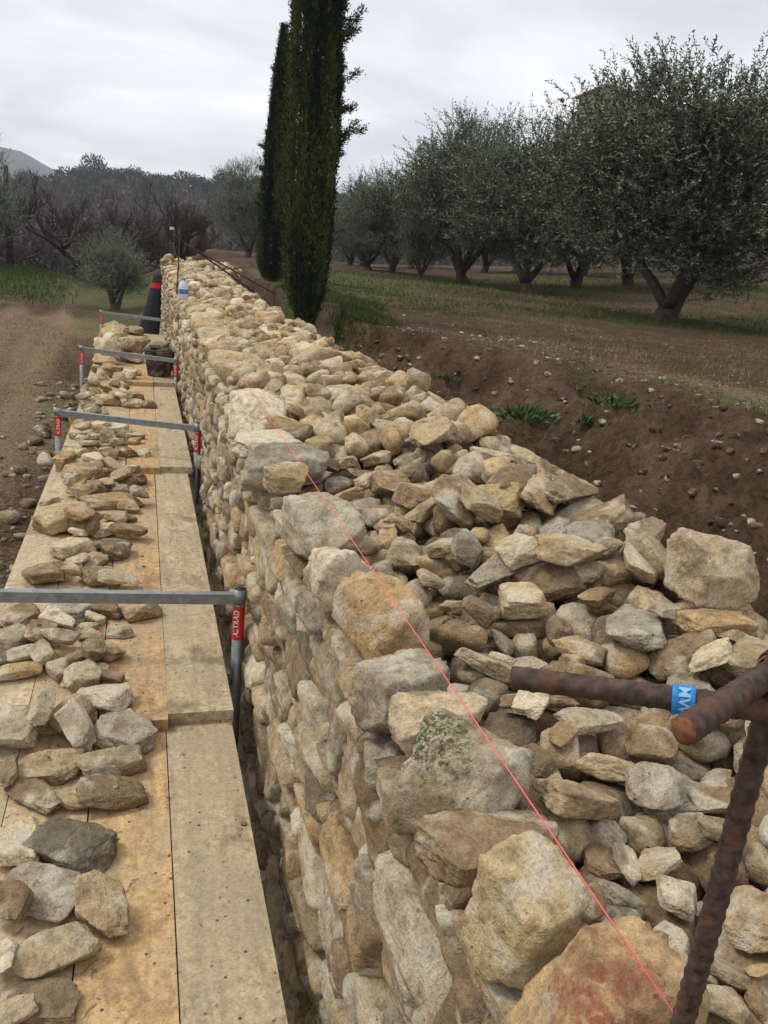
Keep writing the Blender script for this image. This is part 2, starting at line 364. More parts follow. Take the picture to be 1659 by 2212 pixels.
# tan track along the rim of the bank and over the lower field's two ruts
tr = upper*np.exp(-((GX-(rim_x(GY)+.8))/.55)**2)*sstep(1, 4, GY)*(1-sstep(11, 17, GY))
tr2 = upper*np.exp(-((GY-(14+.22*(GX-3)))/1.6)**2)*sstep(2.5, 4, GX)*.0
lowtan = (1-upper)*sstep(30, 24, GY)*.46
rut = (1-upper)*(np.exp(-((GX-(-1.5-.03*GY))/.35)**2)+np.exp(-((GX-(-2.6-.035*GY))/.4)**2))*sstep(44, 36, GY)*(.8)
nearr = upper*sstep(2.6, 1.7, GX)*sstep(5.5, 3.2, GY)*.75
g_tan = tr*.5+rut*.5+lowtan+nearr+nl*.25
green = (1-upper)*sstep(27, 36, GY+6*nl)*sstep(-1.9-.028*GY, -2.6-.028*GY, GX)*.95
green = np.maximum(green, (1-upper)*sstep(30, 36, GY)*sstep(.5, -.2, GX)*sstep(-1.4, -.6, GX)*.8)
cy = np.exp(-(((GX-2.4)/.2)**2+((GY-9.8)/.45)**2))+np.exp(-(((GX-2.1)/.5)**2+((GY-12.5)/1.0)**2))
green = np.maximum(green, cy*upper*.6)
green = np.maximum(green, field*sstep(.12, .4, fbm(Pn*.45+11, 3))*.45)
dk = np.maximum(vm, .85*sstep(25, 29, GX)*sstep(10, 20, GY))
colg = np.stack([g_grass, g_tan, green, dk], -1).reshape(-1, 4)
gme = fast_mesh('ground', np.stack([GX, GY, Z], -1).reshape(-1, 3), Fg, True, np.clip(colg, 0, 1), [M_GROUND])
tag(obj('ground', gme), kind='structure')
def gz(x, y): return float(terrain(np.array([x]), np.array([y]))[0][0])

# far blue hill
def far_hill():
    az_ = np.linspace(-.45, .12, 60); V = []
    hh = np.interp(az_, [-.45, -.3, -.18, -.12, -.08, 0, .12], [60, 95, 84, 76, 55, 20, 0])
    for k, (rr, f_) in enumerate([(1000, 0), (1080, .45), (1150, .8), (1220, 1.), (1350, .8), (1600, 0)]):
        for a, h in zip(az_, hh):
            V.append((rr*math.sin(a), rr*math.cos(a), -15+(h+15)*f_+3*float(vnoise(np.array([a*60, rr*.01, 0])))))
    n = len(az_); i = np.arange(5*n).reshape(5, n)
    Fq = np.stack([i[:, :-1], i[:, 1:], i[:, 1:]+n, i[:, :-1]+n], -1).reshape(-1, 4)
    m = simple('distant_hill_scrub', (.035, .045, .04), .95, 0, .02, (.7, 1.3), 0, 1)
    tag(obj('hills', fast_mesh('hills', V, Fq, True, mats=[m])), kind='structure')
far_hill()

# ------------------------------------------------------------------ rocks
def ico(n):
    bm = bmesh.new(); bmesh.ops.create_icosphere(bm, subdivisions=n, radius=1)
    V = np.array([v.co[:] for v in bm.verts]); Fq = np.array([[v.index for v in f.verts] for f in bm.faces]); bm.free(); return V, Fq
ICO = {n: ico(n) for n in (2, 3, 4, 5)}
def rock(n, seed, box=.8, cuts=7, p=14, amp=1.0):
    r = np.random.default_rng(seed); D, Fq = ICO[n]
    nr = []; hs = []
    for ax in range(3):
        for sg in (-1, 1):
            v = np.zeros(3); v[ax] = sg; v += r.normal(0, .13, 3); nr.append(v/np.linalg.norm(v)); hs.append(.86+r.uniform(-.08, .10))
    for _ in range(cuts):
        v = r.normal(0, 1, 3); v /= np.linalg.norm(v); nr.append(v); hs.append(r.uniform(.66, 1.0))
    nr = np.array(nr); hs = np.array(hs)
    q = np.clip(D @ nr.T/hs, 0, None); rad = (q**p).sum(1)**(-1/p)
    rad = np.minimum(rad, 1.35)
    V = D*rad[:, None]; o = r.random(3)*40
    rad2 = 1+amp*(.09*fbm(V*1.0+o, 2)+.07*fbm(V*3.1+o, 3)-.10*np.abs(fbm(V*1.9+o+9, 3))+ (.05*fbm(V*9+o, 3) if n > 3 else 0)+(.035*fbm(V*22+o, 2) if n > 4 else 0))
    # ledges
    V = V*rad2[:, None]
    V /= np.abs(V).max(0)
    return V, Fq
ROCKS = [rock(5, 100+i, p=(24, 44, 70)[i % 3], cuts=6+i % 8, amp=1.0) for i in range(24)]
ROCKME = [fast_mesh('stone', V, Fq, True, mats=[M_STONE]) for V, Fq in ROCKS]
LO3 = [rock(3, 200+i, p=(12, 18, 28)[i % 3]) for i in range(16)]
LO2 = [rock(2, 300+i, p=13) for i in range(12)]
CC = dict(t=(.41, .325, .205), o=(.42, .30, .16), b=(.26, .19, .115), g=(.36, .315, .24), w=(.62, .55, .42), y=(.46, .365, .21), d=(.19, .155, .11), p=(.52, .43, .29))
for _k in CC: CC[_k] = tuple(np.array(CC[_k])*[1.12, 1.085, 1.01])
CNAME = dict(t='tan', o='ochre', b='brown', g='grey', w='whitish', y='yellow', d='dark brown', p='pale beige')
def rotm(yaw, tx, ty):
    return np.array(Matrix.Rotation(tx, 3, 'X') @ Matrix.Rotation(ty, 3, 'Y') @ Matrix.Rotation(yaw, 3, 'Z'))
class HM:
    def __init__(s, x0, x1, y0, y1, base, step=.0125):
        s.x0, s.y0, s.st = x0, y0, step; s.nx = int((x1-x0)/step)+1; s.ny = int((y1-y0)/step)+1
        s.X, s.Y = np.meshgrid(x0+np.arange(s.nx)*step, y0+np.arange(s.ny)*step); s.H = base(s.X, s.Y) if callable(base) else np.full(s.X.shape, float(base))
    def win(s, x, y, R_):
        i0 = max(0, int((x-R_-s.x0)/s.st)); i1 = min(s.nx, int((x+R_-s.x0)/s.st)+2)
        j0 = max(0, int((y-R_-s.y0)/s.st)); j1 = min(s.ny, int((y+R_-s.y0)/s.st)+2)
        return slice(j0, j1), slice(i0, i1)
    def settle(s, x, y, a, b, c, yaw, pct=72, tilt=.7, zmax=None):
        W = s.win(x, y, max(a, b)*1.05); X, Y, H = s.X[W], s.Y[W], s.H[W]
        if X.size < 6: return None
        dx, dy = X-x, Y-y; u = (dx*math.cos(yaw)+dy*math.sin(yaw))/a; v = (-dx*math.sin(yaw)+dy*math.cos(yaw))/b
        rr = (np.abs(u)**2.6+np.abs(v)**2.6)
        I = rr < .75
        if I.sum() < 3: return None
        A = np.stack([dx[I], dy[I], np.ones(I.sum())], 1); co, *_ = np.linalg.lstsq(A, H[I], rcond=None)
        gx_, gy_ = np.clip(co[:2]*tilt, -.45, .45)
        pl = gx_*dx+gy_*dy
        dome = c*np.clip(1-rr, 0, 1)**(1/2.6)
        zc = np.percentile((H-pl+dome*.92)[I], pct)
        if zmax is not None: zc = min(zc, zmax)
        J = rr < 1
        H[J] = np.maximum(H[J], (zc+pl+dome*.95)[J])
        return zc, math.atan(gy_), -math.atan(gx_)

TILES = {'A': (900, 1100, 1.6265), 'B': (900, 1700, 1.6265), 'C': (600, 1200, 2.765), 'D': (450, 860, 2.765), 'E': (800, 600, 1.481), 'F': (0, 1200, 2.183), 'H': (0, 1800, 1.728), 'G': (0, 700, 2.592)}
def P(tile, x, y):
    x0, y0, s = TILES[tile]; return (x0+x/s)/1.15734, (y0+y/s)/1.15734
def parse(tile, txt):
    out = []
    for l in txt.replace('\n', ';').split(';'):
        q = l.split()
        if len(q) < 6: continue
        x, y, L, W, an = map(float, q[:5]); px, py = P(tile, x, y); k = TILES[tile][2]*1.15734
        out.append((px, py, L/k, W/k, math.radians(an), q[5], q[6:]))
    return out
TOP = parse('D', """630 45 150 90 0 t;735 85 140 90 0 t;930 60 260 150 10 t;1050 160 220 110 -5 p;1265 200 210 100 0 o;1380 260 190 140 30 p;1370 330 180 90 0 o
1500 400 220 150 -10 d;860 200 170 130 0 t;820 260 140 60 0 t;730 210 150 110 10 b;650 230 250 60 20 t;870 300 200 100 10 t;1050 290 130 90 0 t;1090 370 240 130 0 t
1200 290 150 110 0 b;1290 380 180 60 10 t;1210 400 130 90 0 p;1290 470 230 130 10 p;1110 490 150 110 20 t;1190 560 170 130 0 p;920 440 180 90 -5 t;790 470 110 120 0 t
930 500 150 80 0 t;1050 550 130 90 0 b;920 560 180 70 0 t;910 620 170 90 0 t;1140 650 170 120 0 y;1290 620 150 110 0 t;1450 600 280 150 8 d;1600 580 150 120 0 t;1330 730 220 70 0 p
1190 780 190 130 20 t;1030 770 190 90 0 b;1000 680 200 90 0 g;1540 700 180 90 0 b;1350 830 230 130 10 o;1300 920 190 120 0 b;1555 805 130 45 0 w;1530 930 150 130 0 b;1120 1060 200 120 0 b
400 160 300 90 10 b;430 220 270 70 0 t;1000 940 150 110 0 b;1125 890 130 160 0 t;940 850 250 110 10 b""") + parse('E', """370 640 200 90 15 p;430 680 130 90 0 t;555 725 200 90 -15 t
410 740 130 90 0 g;450 800 150 60 0 d;480 690 240 80 10 t""") + parse('A', """295 20 120 70 0 t;540 45 180 110 20 p;560 120 190 120 20 t;780 85 190 90 0 b;865 145 270 75 -3 t
870 220 230 70 -5 g;635 190 200 120 5 b;995 280 200 150 0 b;720 290 190 130 10 t;820 335 180 110 -20 b;550 320 210 100 8 y;370 330 170 140 70 b;485 235 120 100 0 t
385 190 130 70 0 t;240 240 130 130 0 b;120 225 120 120 0 b;275 110 150 90 -10 t;30 220 90 100 0 t;100 360 140 80 70 t;160 370 90 80 0 o;20 320 80 80 0 g;920 425 270 130 10 g
1170 385 250 150 15 b;1060 390 150 100 -15 t;540 430 150 130 20 o;655 430 90 110 0 g;790 480 190 110 25 b;1100 560 200 170 10 p;1270 510 200 110 105 p;1200 520 110 110 0 t
1450 550 330 300 0 p block;910 570 120 100 0 g;980 555 80 90 0 b;560 565 260 120 -15 g;755 580 190 140 0 b;990 645 150 90 10 b;810 680 200 130 0 t;630 640 140 130 0 p
640 740 220 150 10 p;945 730 160 130 20 b;1110 780 240 200 10 g;1210 670 150 90 0 t;1360 820 240 120 35 y;1540 790 230 120 20 t;1440 740 220 90 0 o;900 850 270 170 20 o
1210 900 130 100 -30 g;1310 910 190 120 -5 b;1590 890 180 120 -10 t;1410 970 160 80 0 p;520 955 200 110 -3 p;590 890 90 60 0 w;330 730 160 110 60 b;455 770 150 90 20 b
460 850 150 90 10 b;350 900 160 100 10 b;420 700 130 60 20 b;590 790 80 90 0 b;680 850 150 90 -5 t;280 600 110 90 -20 t;180 540 150 90 10 p;205 490 120 80 0 o
105 500 90 55 90 o;240 410 140 60 -10 t;330 450 130 80 10 t;380 530 160 90 30 b;400 610 150 100 20 t;430 460 110 110 0 g;270 830 100 60 -10 o""") + parse('B', """1150 170 250 120 0 o
900 140 250 90 -12 o;720 110 260 90 5 b;690 150 170 90 20 w;700 240 210 120 35 b;820 250 120 90 25 b;940 220 190 90 -5 g;1010 320 280 160 15 t;890 460 270 200 45 t
1190 270 200 100 10 b;1280 410 220 200 0 g;1460 360 170 150 20 b;1460 230 220 110 -15 t;1600 280 200 120 100 p;1180 510 270 150 40 g;1440 500 150 80 0 b;1420 600 240 80 15 b
1320 690 260 110 30 b;870 690 250 200 20 b;1010 670 170 110 60 b;1430 740 170 100 0 t;1210 750 130 110 0 t;1060 860 240 140 20 g;930 940 160 100 45 b;1150 1030 240 130 40 b
1290 960 280 160 25 t;1600 1000 220 170 80 t;1590 770 160 100 20 b;1340 1190 260 170 25 t;1500 1150 200 170 60 b;1620 1180 100 80 -20 o;1480 1320 170 130 0 t;1610 1310 160 100 100 b
750 510 110 50 0 o;1040 1030 90 80 0 g;1190 1290 220 200 50 o;1430 860 120 100 5 w;1290 850 180 130 20 w;1100 675 230 110 80 w chip;1000 330 90 60 20 w chip;830 320 100 45 55 w chip
1095 1130 110 55 30 w chip;470 530 45 35 0 w chip;630 530 35 25 0 w chip""")
COPE_LABEL = ['round grey boulder on the wall edge beside the far end of the pink string', 'flat whitish slab on the wall edge just in front of the round grey boulder',
  'long flat grey slab on the wall edge behind the yellowish edge stone', 'small tan block under the wall edge left of the long flat grey slab', 'small yellow-green stone on the wall edge between two large grey ones',
  'big pale grey boulder on the wall edge with the string crossing its top', 'long cream block on the wall edge behind the brown squared block', 'large brown squared block with layered top on the wall edge',
  'flat-topped grey block on the wall edge in front of the brown squared block', 'pale stone touching the back of the mossy boulder', 'flat brown slab with white crumbs in front of the mossy boulder',
  'big grey boulder with a green moss patch on the wall edge', 'large yellowish block with grey end face in front of the mossy boulder', 'nearest large ochre block with a red stain on the wall edge']
DECK = parse('F', """350 210 320 180 10 y;590 110 330 90 -3 o;570 275 150 90 10 p;700 270 180 70 3 b;640 205 170 50 0 b;480 300 110 60 0 b;630 380 140 130 0 d;400 370 260 130 -15 p;520 400 110 120 0 t
250 510 220 130 -5 b;400 535 100 90 -50 o;540 520 190 120 -5 b;420 470 120 60 0 p;650 570 180 60 0 p;770 700 220 130 -12 t;570 700 220 100 12 b;360 720 230 150 10 g;110 740 260 110 -25 b
330 800 210 90 20 w;520 760 95 70 0 w;655 825 130 75 2 w;60 860 240 140 -20 g;230 830 160 110 0 b;335 900 190 80 -5 w;135 940 200 90 -10 w;290 960 170 60 0 b;270 1000 140 50 0 b
430 960 200 60 -20 t;590 940 220 120 20 t;90 1040 230 110 -5 o;515 1030 140 60 0 w;590 1070 180 70 10 b;430 1100 160 60 0 w;10 980 70 70 0 g;600 1190 230 200 -15 w;400 1260 190 170 20 t
120 1290 290 90 0 o;60 1400 230 180 0 g;230 1390 210 90 -60 p;420 1420 250 150 50 g;680 1380 280 230 30 g""") + parse('H', """190 205 240 130 -5 t;475 190 220 150 -5 t;140 330 220 130 35 b
320 360 150 80 0 y;490 325 220 130 -8 b;30 230 120 80 90 b;80 530 240 200 80 p;330 540 270 240 20 d;190 740 340 230 10 g;435 830 250 180 80 t;50 850 140 130 0 b;215 1000 330 180 -18 t
15 1020 170 100 90 w;150 1210 310 180 0 b slab;50 1290 200 100 -20 p""") + parse('G', """860 1290 160 110 5 b;900 1385 130 70 -5 g;830 1430 120 90 0 o;770 1350 110 80 0 g;690 1310 110 90 90 t
590 1310 150 120 0 b;490 1330 150 90 -20 o;560 1240 290 100 -3 t;830 1230 180 80 10 t;450 1190 150 40 0 p;620 1170 150 100 40 p;720 1140 160 80 -20 b;800 1110 170 80 15 b;930 1120 110 50 20 w
690 1080 120 60 0 t;570 1100 120 50 0 b;870 1040 90 50 0 o;620 1010 110 50 0 t;740 1030 130 40 0 b;760 960 140 90 20 w;850 1000 180 50 5 b;640 970 150 50 0 p;540 980 100 40 0 t
720 910 150 50 0 t;580 930 200 60 0 o;620 860 150 50 0 t;590 800 140 70 0 b;700 770 150 90 0 y;760 750 80 90 0 y;860 800 120 70 20 w;970 805 100 50 0 b;870 750 110 70 0 b;740 690 200 100 10 o
660 660 180 60 5 t;700 600 150 60 0 t;650 580 120 50 0 b;840 610 130 70 25 w;740 575 90 60 0 b;690 520 150 90 0 o;840 500 150 100 0 g;740 400 220 140 10 p;740 310 170 100 0 p
880 330 130 70 0 b;910 390 70 40 0 t;910 440 70 60 0 t""")
LOG = []
def place_px(rec, hm, zguess, zmaxf=None, flat=.62, pct=72, big=1.0, me=None, mat=None):
    px, py, L, Wd, an, cc, fl = rec
    z = zguess
    for it in range(2):
        c0 = onz(px, py, z); ax = np.array([math.cos(an), math.sin(an)])*L/2; bx = np.array([-math.sin(an), math.cos(an)])*Wd/2
        A = onz(px+ax[0], py+ax[1], z)-onz(px-ax[0], py-ax[1], z); B = onz(px+bx[0], py+bx[1], z)-onz(px-bx[0], py-bx[1], z)
        dep = np.linalg.norm(c0); sth = -c0[2]/dep; cth = math.sqrt(1-sth*sth)
        # the picture height of a stone is part depth, part height
        fac = lambda v: 1-(1-sth/(sth+flat*cth))*min(1, abs(v[1])/(np.hypot(v[0], v[1])+1e-9))
        la = np.linalg.norm(A[:2])*fac(A)/2; lb = np.linalg.norm(B[:2])*fac(B)/2
        yaw = math.atan2(A[1], A[0])
        c = max(.6, flat)*min(la, lb)*1.05
        c = max(c, .35*lb) ; lb = max(lb, .45*la*.6)
        if 'chip' in fl: c = .09*la+.004
        if 'block' in fl: c = la*.85; la *= .95; lb = la*.8
        if 'slab' in fl: c = la*.16
        c = min(c, .16)
        z = zguess if it == 0 else z
        H0 = hm.H.copy() if it == 0 else None
        st = hm.settle(c0[0], c0[1], la*big, lb*big, c, yaw, pct, zmax=None if zmaxf is None else zmaxf(c0[0], c0[1])+0*c)
        if st is None: return None
        if it == 0: hm.H[:] = H0; z = st[0]
    zc, tx, ty = st
    return c0[0], c0[1], zc, la*big*1.04, lb*big*1.04, c*1.04, yaw, tx, ty
def stone_obj(pl, cc, i, me=None, name='stone'):
    x, y, z, a, b, c, yaw, tx, ty = pl
    o = bpy.data.objects.new(name, me or ROCKME[i % len(ROCKME)]); COL.objects.link(o)
    o.rotation_mode = 'XYZ'
    Mx = Matrix.Rotation(tx, 4, 'X') @ Matrix.Rotation(ty, 4, 'Y') @ Matrix.Rotation(yaw+(math.pi if (i//7) % 2 else 0), 4, 'Z')
    o.rotation_euler = Mx.to_euler(); o.location = (x, y, z); o.scale = (a, b, c)
    r = random.Random(i*13+5); k = r.uniform(.84, 1.12); h = r.uniform(-.02, .02)
    cl_ = CC[cc]; o.color = (cl_[0]*k+h, cl_[1]*k, cl_[2]*k-h*.5, 1)
    return o

# ---- the stone wall: front face courses, mortar and core in one mesh
FX, TOPZ = .43, -.73
def merged_rocks(items):
    """items: (variant arrays, center, scale(3), rotation(3x3), colour)"""
    Vs, Fs, Cs, n = [], [], [], 0
    for (V, Fq), c, sc, M3, colr in items:
        W = (V*np.asarray(sc)) @ M3.T+np.asarray(c)
        Vs.append(W); Fs.append(Fq+n); Cs.append(np.tile(np.array([*colr, rng.random()]), (len(V), 1))); n += len(V)
    return np.vstack(Vs), np.vstack(Fs), np.vstack(Cs)
def pick(keys, wts):
    k = keys[int(rng.choice(len(keys), p=np.array(wts)/sum(wts)))]; v = rng.uniform(.82, 1.15)
    return np.clip(np.array(CC[k])*v+rng.uniform(-.015, .015), .02, 1)
FR4 = [rock(4, 400+i, p=34, cuts=3, amp=.8) for i in range(14)]; FR3 = [rock(3, 430+i, p=30, cuts=3, amp=.8) for i in range(14)]; FR2 = [rock(2, 460+i, p=20, cuts=2, amp=.8) for i in range(12)]
items = []
y_end = 24.5; z = -2.68; row = 0
while z < TOPZ-.13:
    h = float(rng.uniform(.06, .13)); y = -.8+rng.uniform(0, .2)
    while y < y_end:
        near = y < 5
        L = float(rng.uniform(.10, .34) if rng.random() < .75 else rng.uniform(.07, .12))
        if y > 6: L = max(L, .14)
        hh = h*rng.uniform(.75, 1.25)
        yc, zc = y+L/2, z+h/2+rng.uniform(-.015, .015)
        x = FX+.075+float(wall_x(yc))+rng.uniform(-.026, .022)
        slope = math.atan(.1*max(0, yc-20))
        lib = FR4 if yc < 2.6 and z > -1.75 else (FR3 if yc < 7 and z > -2.2 else FR2)
        v = lib[int(rng.integers(len(lib)))]
        M3 = rotm(-slope+rng.normal(0, .07), rng.normal(0, .12), rng.normal(0, .06))
        items.append((v, (x, yc, zc), (rng.uniform(.085, .11), L*.55, hh*.60), M3, pick('tbogwpyd', [5, 3, 1.6, 4, 1.2, 1.8, .7, .5])*.88))
        # small pinning stones in the joints
        if rng.random() < .35 and yc < 8:
            v2 = LO2[int(rng.integers(12))]; items.append((v2, (x-.035, y+L+rng.uniform(-.01, .01), z+rng.uniform(0, h)), (.05, rng.uniform(.02, .045), rng.uniform(.015, .03)), rotm(0, rng.normal(0, .4), 0), pick('tbgw', [4, 3, 3, 2])))
        y += L*.97
    z += h*.93; row += 1
VW, FW, CW = merged_rocks(items)
# mortar / core: front sheet with relief, top, back
ys = np.arange(-.8, y_end, .03); zs = np.linspace(-2.75, TOPZ-.14, 70)
YY, ZZ = np.meshgrid(ys, zs); XX = FX+.028+wall_x(YY)+.035*fbm(np.stack([YY*9, ZZ*9, YY*0], -1), 3)
n0 = len(VW); ii = np.arange(YY.size).reshape(YY.shape)+n0
Fm = np.stack([ii[:-1, :-1], ii[1:, :-1], ii[1:, 1:], ii[:-1, 1:]], -1).reshape(-1, 4)
Vm = np.stack([XX, YY, ZZ], -1).reshape(-1, 3)
mc = np.tile(np.array([.22, .175, .12, .3]), (len(Vm), 1))
# top cap and back as strips
tv = []; 
for yk in ys[::8]:
    wx = float(wall_x(yk)); tv += [(FX+.05+wx, yk, TOPZ-.141), (1.62+wx*1.1, yk, TOPZ-.16), (1.74+wx*1.1, yk, -2.8)]
tv = np.array(tv); m0 = n0+len(Vm); k = len(tv)//3; jj = np.arange(k-1)*3+m0
Ft = np.concatenate([np.stack([jj, jj+3, jj+4, jj+1], -1), np.stack([jj+1, jj+4, jj+5, jj+2], -1)])
Fe = np.array([[m0, m0+1, m0+2, m0+2], ])
tcol = np.tile(np.array([.17, .125, .08, .6]), (len(tv), 1))
V_all = np.vstack([VW, Vm, tv]); C_all = np.vstack([CW, mc, tcol])
wme = fast_mesh('stone_wall', V_all, [FW, Fm, Ft], True, C_all, [M_WALL])
wall = tag(obj('stone_wall', wme), 'long rubble stone wall with mortared front face, running away beside the scaffold', 'stone wall')

# ---- rubble in and on the wall top
def surf(X, Y):  # target level of the heap
    return TOPZ+.0+(.085-.05*sstep(2.5, 5, Y))*sstep(.7, 1.3, X-wall_x(Y))-.17*sstep(1.35, 1.65, X-wall_x(Y))-.03*sstep(4, 9, Y)-2.2*np.clip(X-wall_x(Y)-1.68, 0, 3) + .03*fbm(np.stack([X*2, Y*1.5, X*0], -1), 2)
surf1 = lambda x, y: float(surf(np.array([x]), np.array([y]))[0])
hm = HM(.32, 2.15, -.4, 7.6, lambda X, Y: np.where(X < FX+.01, -2.0, np.where(X < 1.62, TOPZ-.16, TOPZ-.16-(X-1.62)*2.2)))
fill = []
def filler(hm, n, x0, x1, y0, y1, smin, smax, lib, target, dz=-.07, keys=('tbodg', [4, 4, 2, 1, 2])):
    k = 0
    for _ in range(n):
        x = rng.uniform(x0, x1); y = rng.uniform(y0, y1); a = rng.uniform(smin, smax)*.5; b = a*rng.uniform(.6, .95); c = a*rng.uniform(.45, .75)
        W = hm.win(x, y, a*.5)
        if hm.H[W].size == 0 or hm.H[W].mean() > float(target(np.array([x]), np.array([y]))[0])+dz-c: continue
        yaw = rng.uniform(0, 6.28); st = hm.settle(x, y, a, b, c, yaw, 60)
        if st is None: continue
        fill.append((lib[int(rng.integers(len(lib)))], (x, y, st[0]), (a, b, c), np.array(Matrix.Rotation(st[1], 3, 'X') @ Matrix.Rotation(st[2], 3, 'Y') @ Matrix.Rotation(yaw, 3, 'Z')), pick(*keys))); k += 1
    return k
filler(hm, 3400, FX+.05, 1.95, -.3, 7.5, .07, .15, LO3, surf, -.075)
# big edge stones: x, y, top z, half sizes, yaw (degrees), colour, flag
COPE = [(.50, 3.62, -.64, .14, .26, .11, 0, 'w', ''), (.47, 3.08, -.69, .15, .12, .045, 8, 'w', ''), (.49, 2.80, -.67, .16, .10, .085, -6, 'g', ''), (.42, 2.94, -.80, .07, .12, .06, 0, 't', ''),
  (.445, 2.56, -.67, .085, .06, .05, 0, 'y', ''), (.475, 2.12, -.65, .085, .15, .09, 14, 'g', 'pale'), (.465, 1.80, -.67, .085, .10, .09, 8, 'w', ''), (.485, 1.52, -.655, .08, .115, .10, 14, 'o', ''),
  (.465, 1.27, -.69, .085, .085, .08, 10, 'g', ''), (.475, 1.115, -.68, .085, .05, .06, -8, 'p', ''), (.455, .845, -.72, .11, .07, .03, 0, 'b', ''), (.472, .97, -.665, .072, .10, .085, 28, 'g', 'moss'),
  (.452, .725, -.66, .066, .070, .085, 30, 'y', ''), (.448, .555, -.635, .088, .080, .11, 12, 'o', 'red')]
occ = np.zeros(hm.H.shape, bool)
for i, (x, y, zt, a, b, c, yw, cc, fl) in enumerate(COPE):
    V, Fq = rock(5, 900+i, p=46 if i in (7, 8, 12, 1, 2, 6, 13) else 26, cuts=2 if i in (5, 7, 12, 13, 11, 8) else 6, amp=1.15)
    mat = M_MOSS if 'moss' in fl else M_RED if 'red' in fl else M_STONE
    me = fast_mesh('edge_stone', V, Fq, True, mats=[mat])
    o = stone_obj((x, y, zt-c, a, b, c, math.radians(yw), rng.normal(0, .03), rng.normal(0, .03)), cc, i, me, 'edge_stone')
    o.rotation_euler[2] = math.radians(yw)
    tag(o, COPE_LABEL[i], 'stone', 'large stones laid along the wall edge'); LOG.append(('cope', None, o))
    u = (hm.X-x)*math.cos(math.radians(yw))+(hm.Y-y)*math.sin(math.radians(yw)); v = -(hm.X-x)*math.sin(math.radians(yw))+(hm.Y-y)*math.cos(math.radians(yw))
    rr = np.abs(u/a)**3+np.abs(v/b)**3; J = rr < 1; hm.H[J] = np.maximum(hm.H[J], zt-c*.25*rr[J]); occ |= rr < .95
def occupied(x, y):
    i = int((x-hm.x0)/hm.st); j = int((y-hm.y0)/hm.st)
    return 0 <= i < hm.nx and 0 <= j < hm.ny and occ[j, i]
# edge stones running on towards the far end
ye = 5.0; k = 0
while ye < 9.2:
    L = rng.uniform(.22, .4); c = .075
    fill.append((LO3[(k*3) % 16], (FX+.14, ye+L/2, TOPZ-.04), (.16, L*.53, c), rotm(rng.normal(0, .1), 0, rng.normal(0, .05)), pick('tpgyb', [4, 3, 1.5, 1.5, 1.5]))); ye += L; k += 1
for rec_i, rec in enumerate(TOP):
    q_ = onz(rec[0], rec[1], TOPZ+.05); chip = 'chip' in rec[6]
    if not chip and occupied(q_[0], q_[1]): continue
    if 'block' in rec[6]: pl = (1.23, 1.44, -.60, .105, .075, .088, .05, -.12, .05)
    else: pl = place_px(rec, hm, TOPZ+.05, None if chip else (lambda x, y: surf1(x, y)+.02), flat=.66, pct=92 if chip else 66, big=1.0 if chip else (1.48 if rec[1] > 1450 else 1.36))
    if pl is None: continue
    me = None
    if 'block' in rec[6]: me = fast_mesh('stone', *rock(5, 77, p=46, cuts=4, amp=.8), True, mats=[M_STONE])
    o = stone_obj(pl, rec[5], rec_i, me); LOG.append(('top', rec, o))
filler(hm, 1800, FX+.15, 1.9, 3.0, 7.5, .10, .20, LO3, surf, .0, ('tbopy', [5, 3, 2, 2, 1]))
hm2 = HM(.32, 3.2, 7.3, 24.8, lambda X, Y: np.where(X-wall_x(Y) < FX+.01, -2.0, np.where(X-wall_x(Y) < 1.6, TOPZ-.15, TOPZ-.15-(X-wall_x(Y)-1.6)*1.6)), .02)
filler(hm2, 5200, FX+.08, 3.1, 7.3, 24.5, .13, .28, LO3, surf, .0, ('tbopyw', [5, 2.4, 2, 2.5, 1.2, .8]))
V1, F1, C1 = merged_rocks(fill)
tag(obj('rubble', fast_mesh('rubble', V1, F1, True, C1, [M_WALL])), 'uncounted rubble packed between and beneath the loose stones of the wall top', 'rubble', kind='stuff')

# ------------------------------------------------------------------ scaffold deck
DECK_Z = -1.60; THK = .048
sets = [(-.6, 3.05, .315, -1.585), (2.56, 6.35, .32, -1.585), (5.80, 9.75, .352, -1.585), (9.30, 14.25, .35, -1.585)]
WN = ['at the camera end', 'of the second bay', 'of the third bay', 'of the farthest bay']
LN = ['rightmost plank nearest the wall', 'speckled plank second from the wall', 'stone-covered plank third from the wall', 'leftmost plank farthest from the wall']
pc = [(.44, .355, .22), (.50, .33, .155), (.47, .34, .19), (.50, .40, .24)]
for si, (y0, y1, xr, zt) in enumerate(sets):
    for j in range(4):
        yy0 = y0+(.06, -.03, .02, -.02)[j]*(.6 if si else 0)*(1 if j else .5); Lh = (y1-yy0)/2
        mb = MB(); mb.box((0, 0, 0), (.1115, Lh, THK/2)); me = mb.mesh('scaffold_plank', M_WOOD, False, .003)
        o = obj('scaffold_plank', me); o.location = (xr-.1115-j*.2265, (yy0+y1)/2, zt-THK/2-.018); 
        o.rotation_euler = (-.052/(y1-yy0), 0, rng.normal(0, .0008))
        k = rng.uniform(.93, 1.05); o.color = (*[v*k for v in pc[j]], 1)
        tag(o, LN[j]+' '+WN[si], 'plank', 'scaffold planks laid end over end')
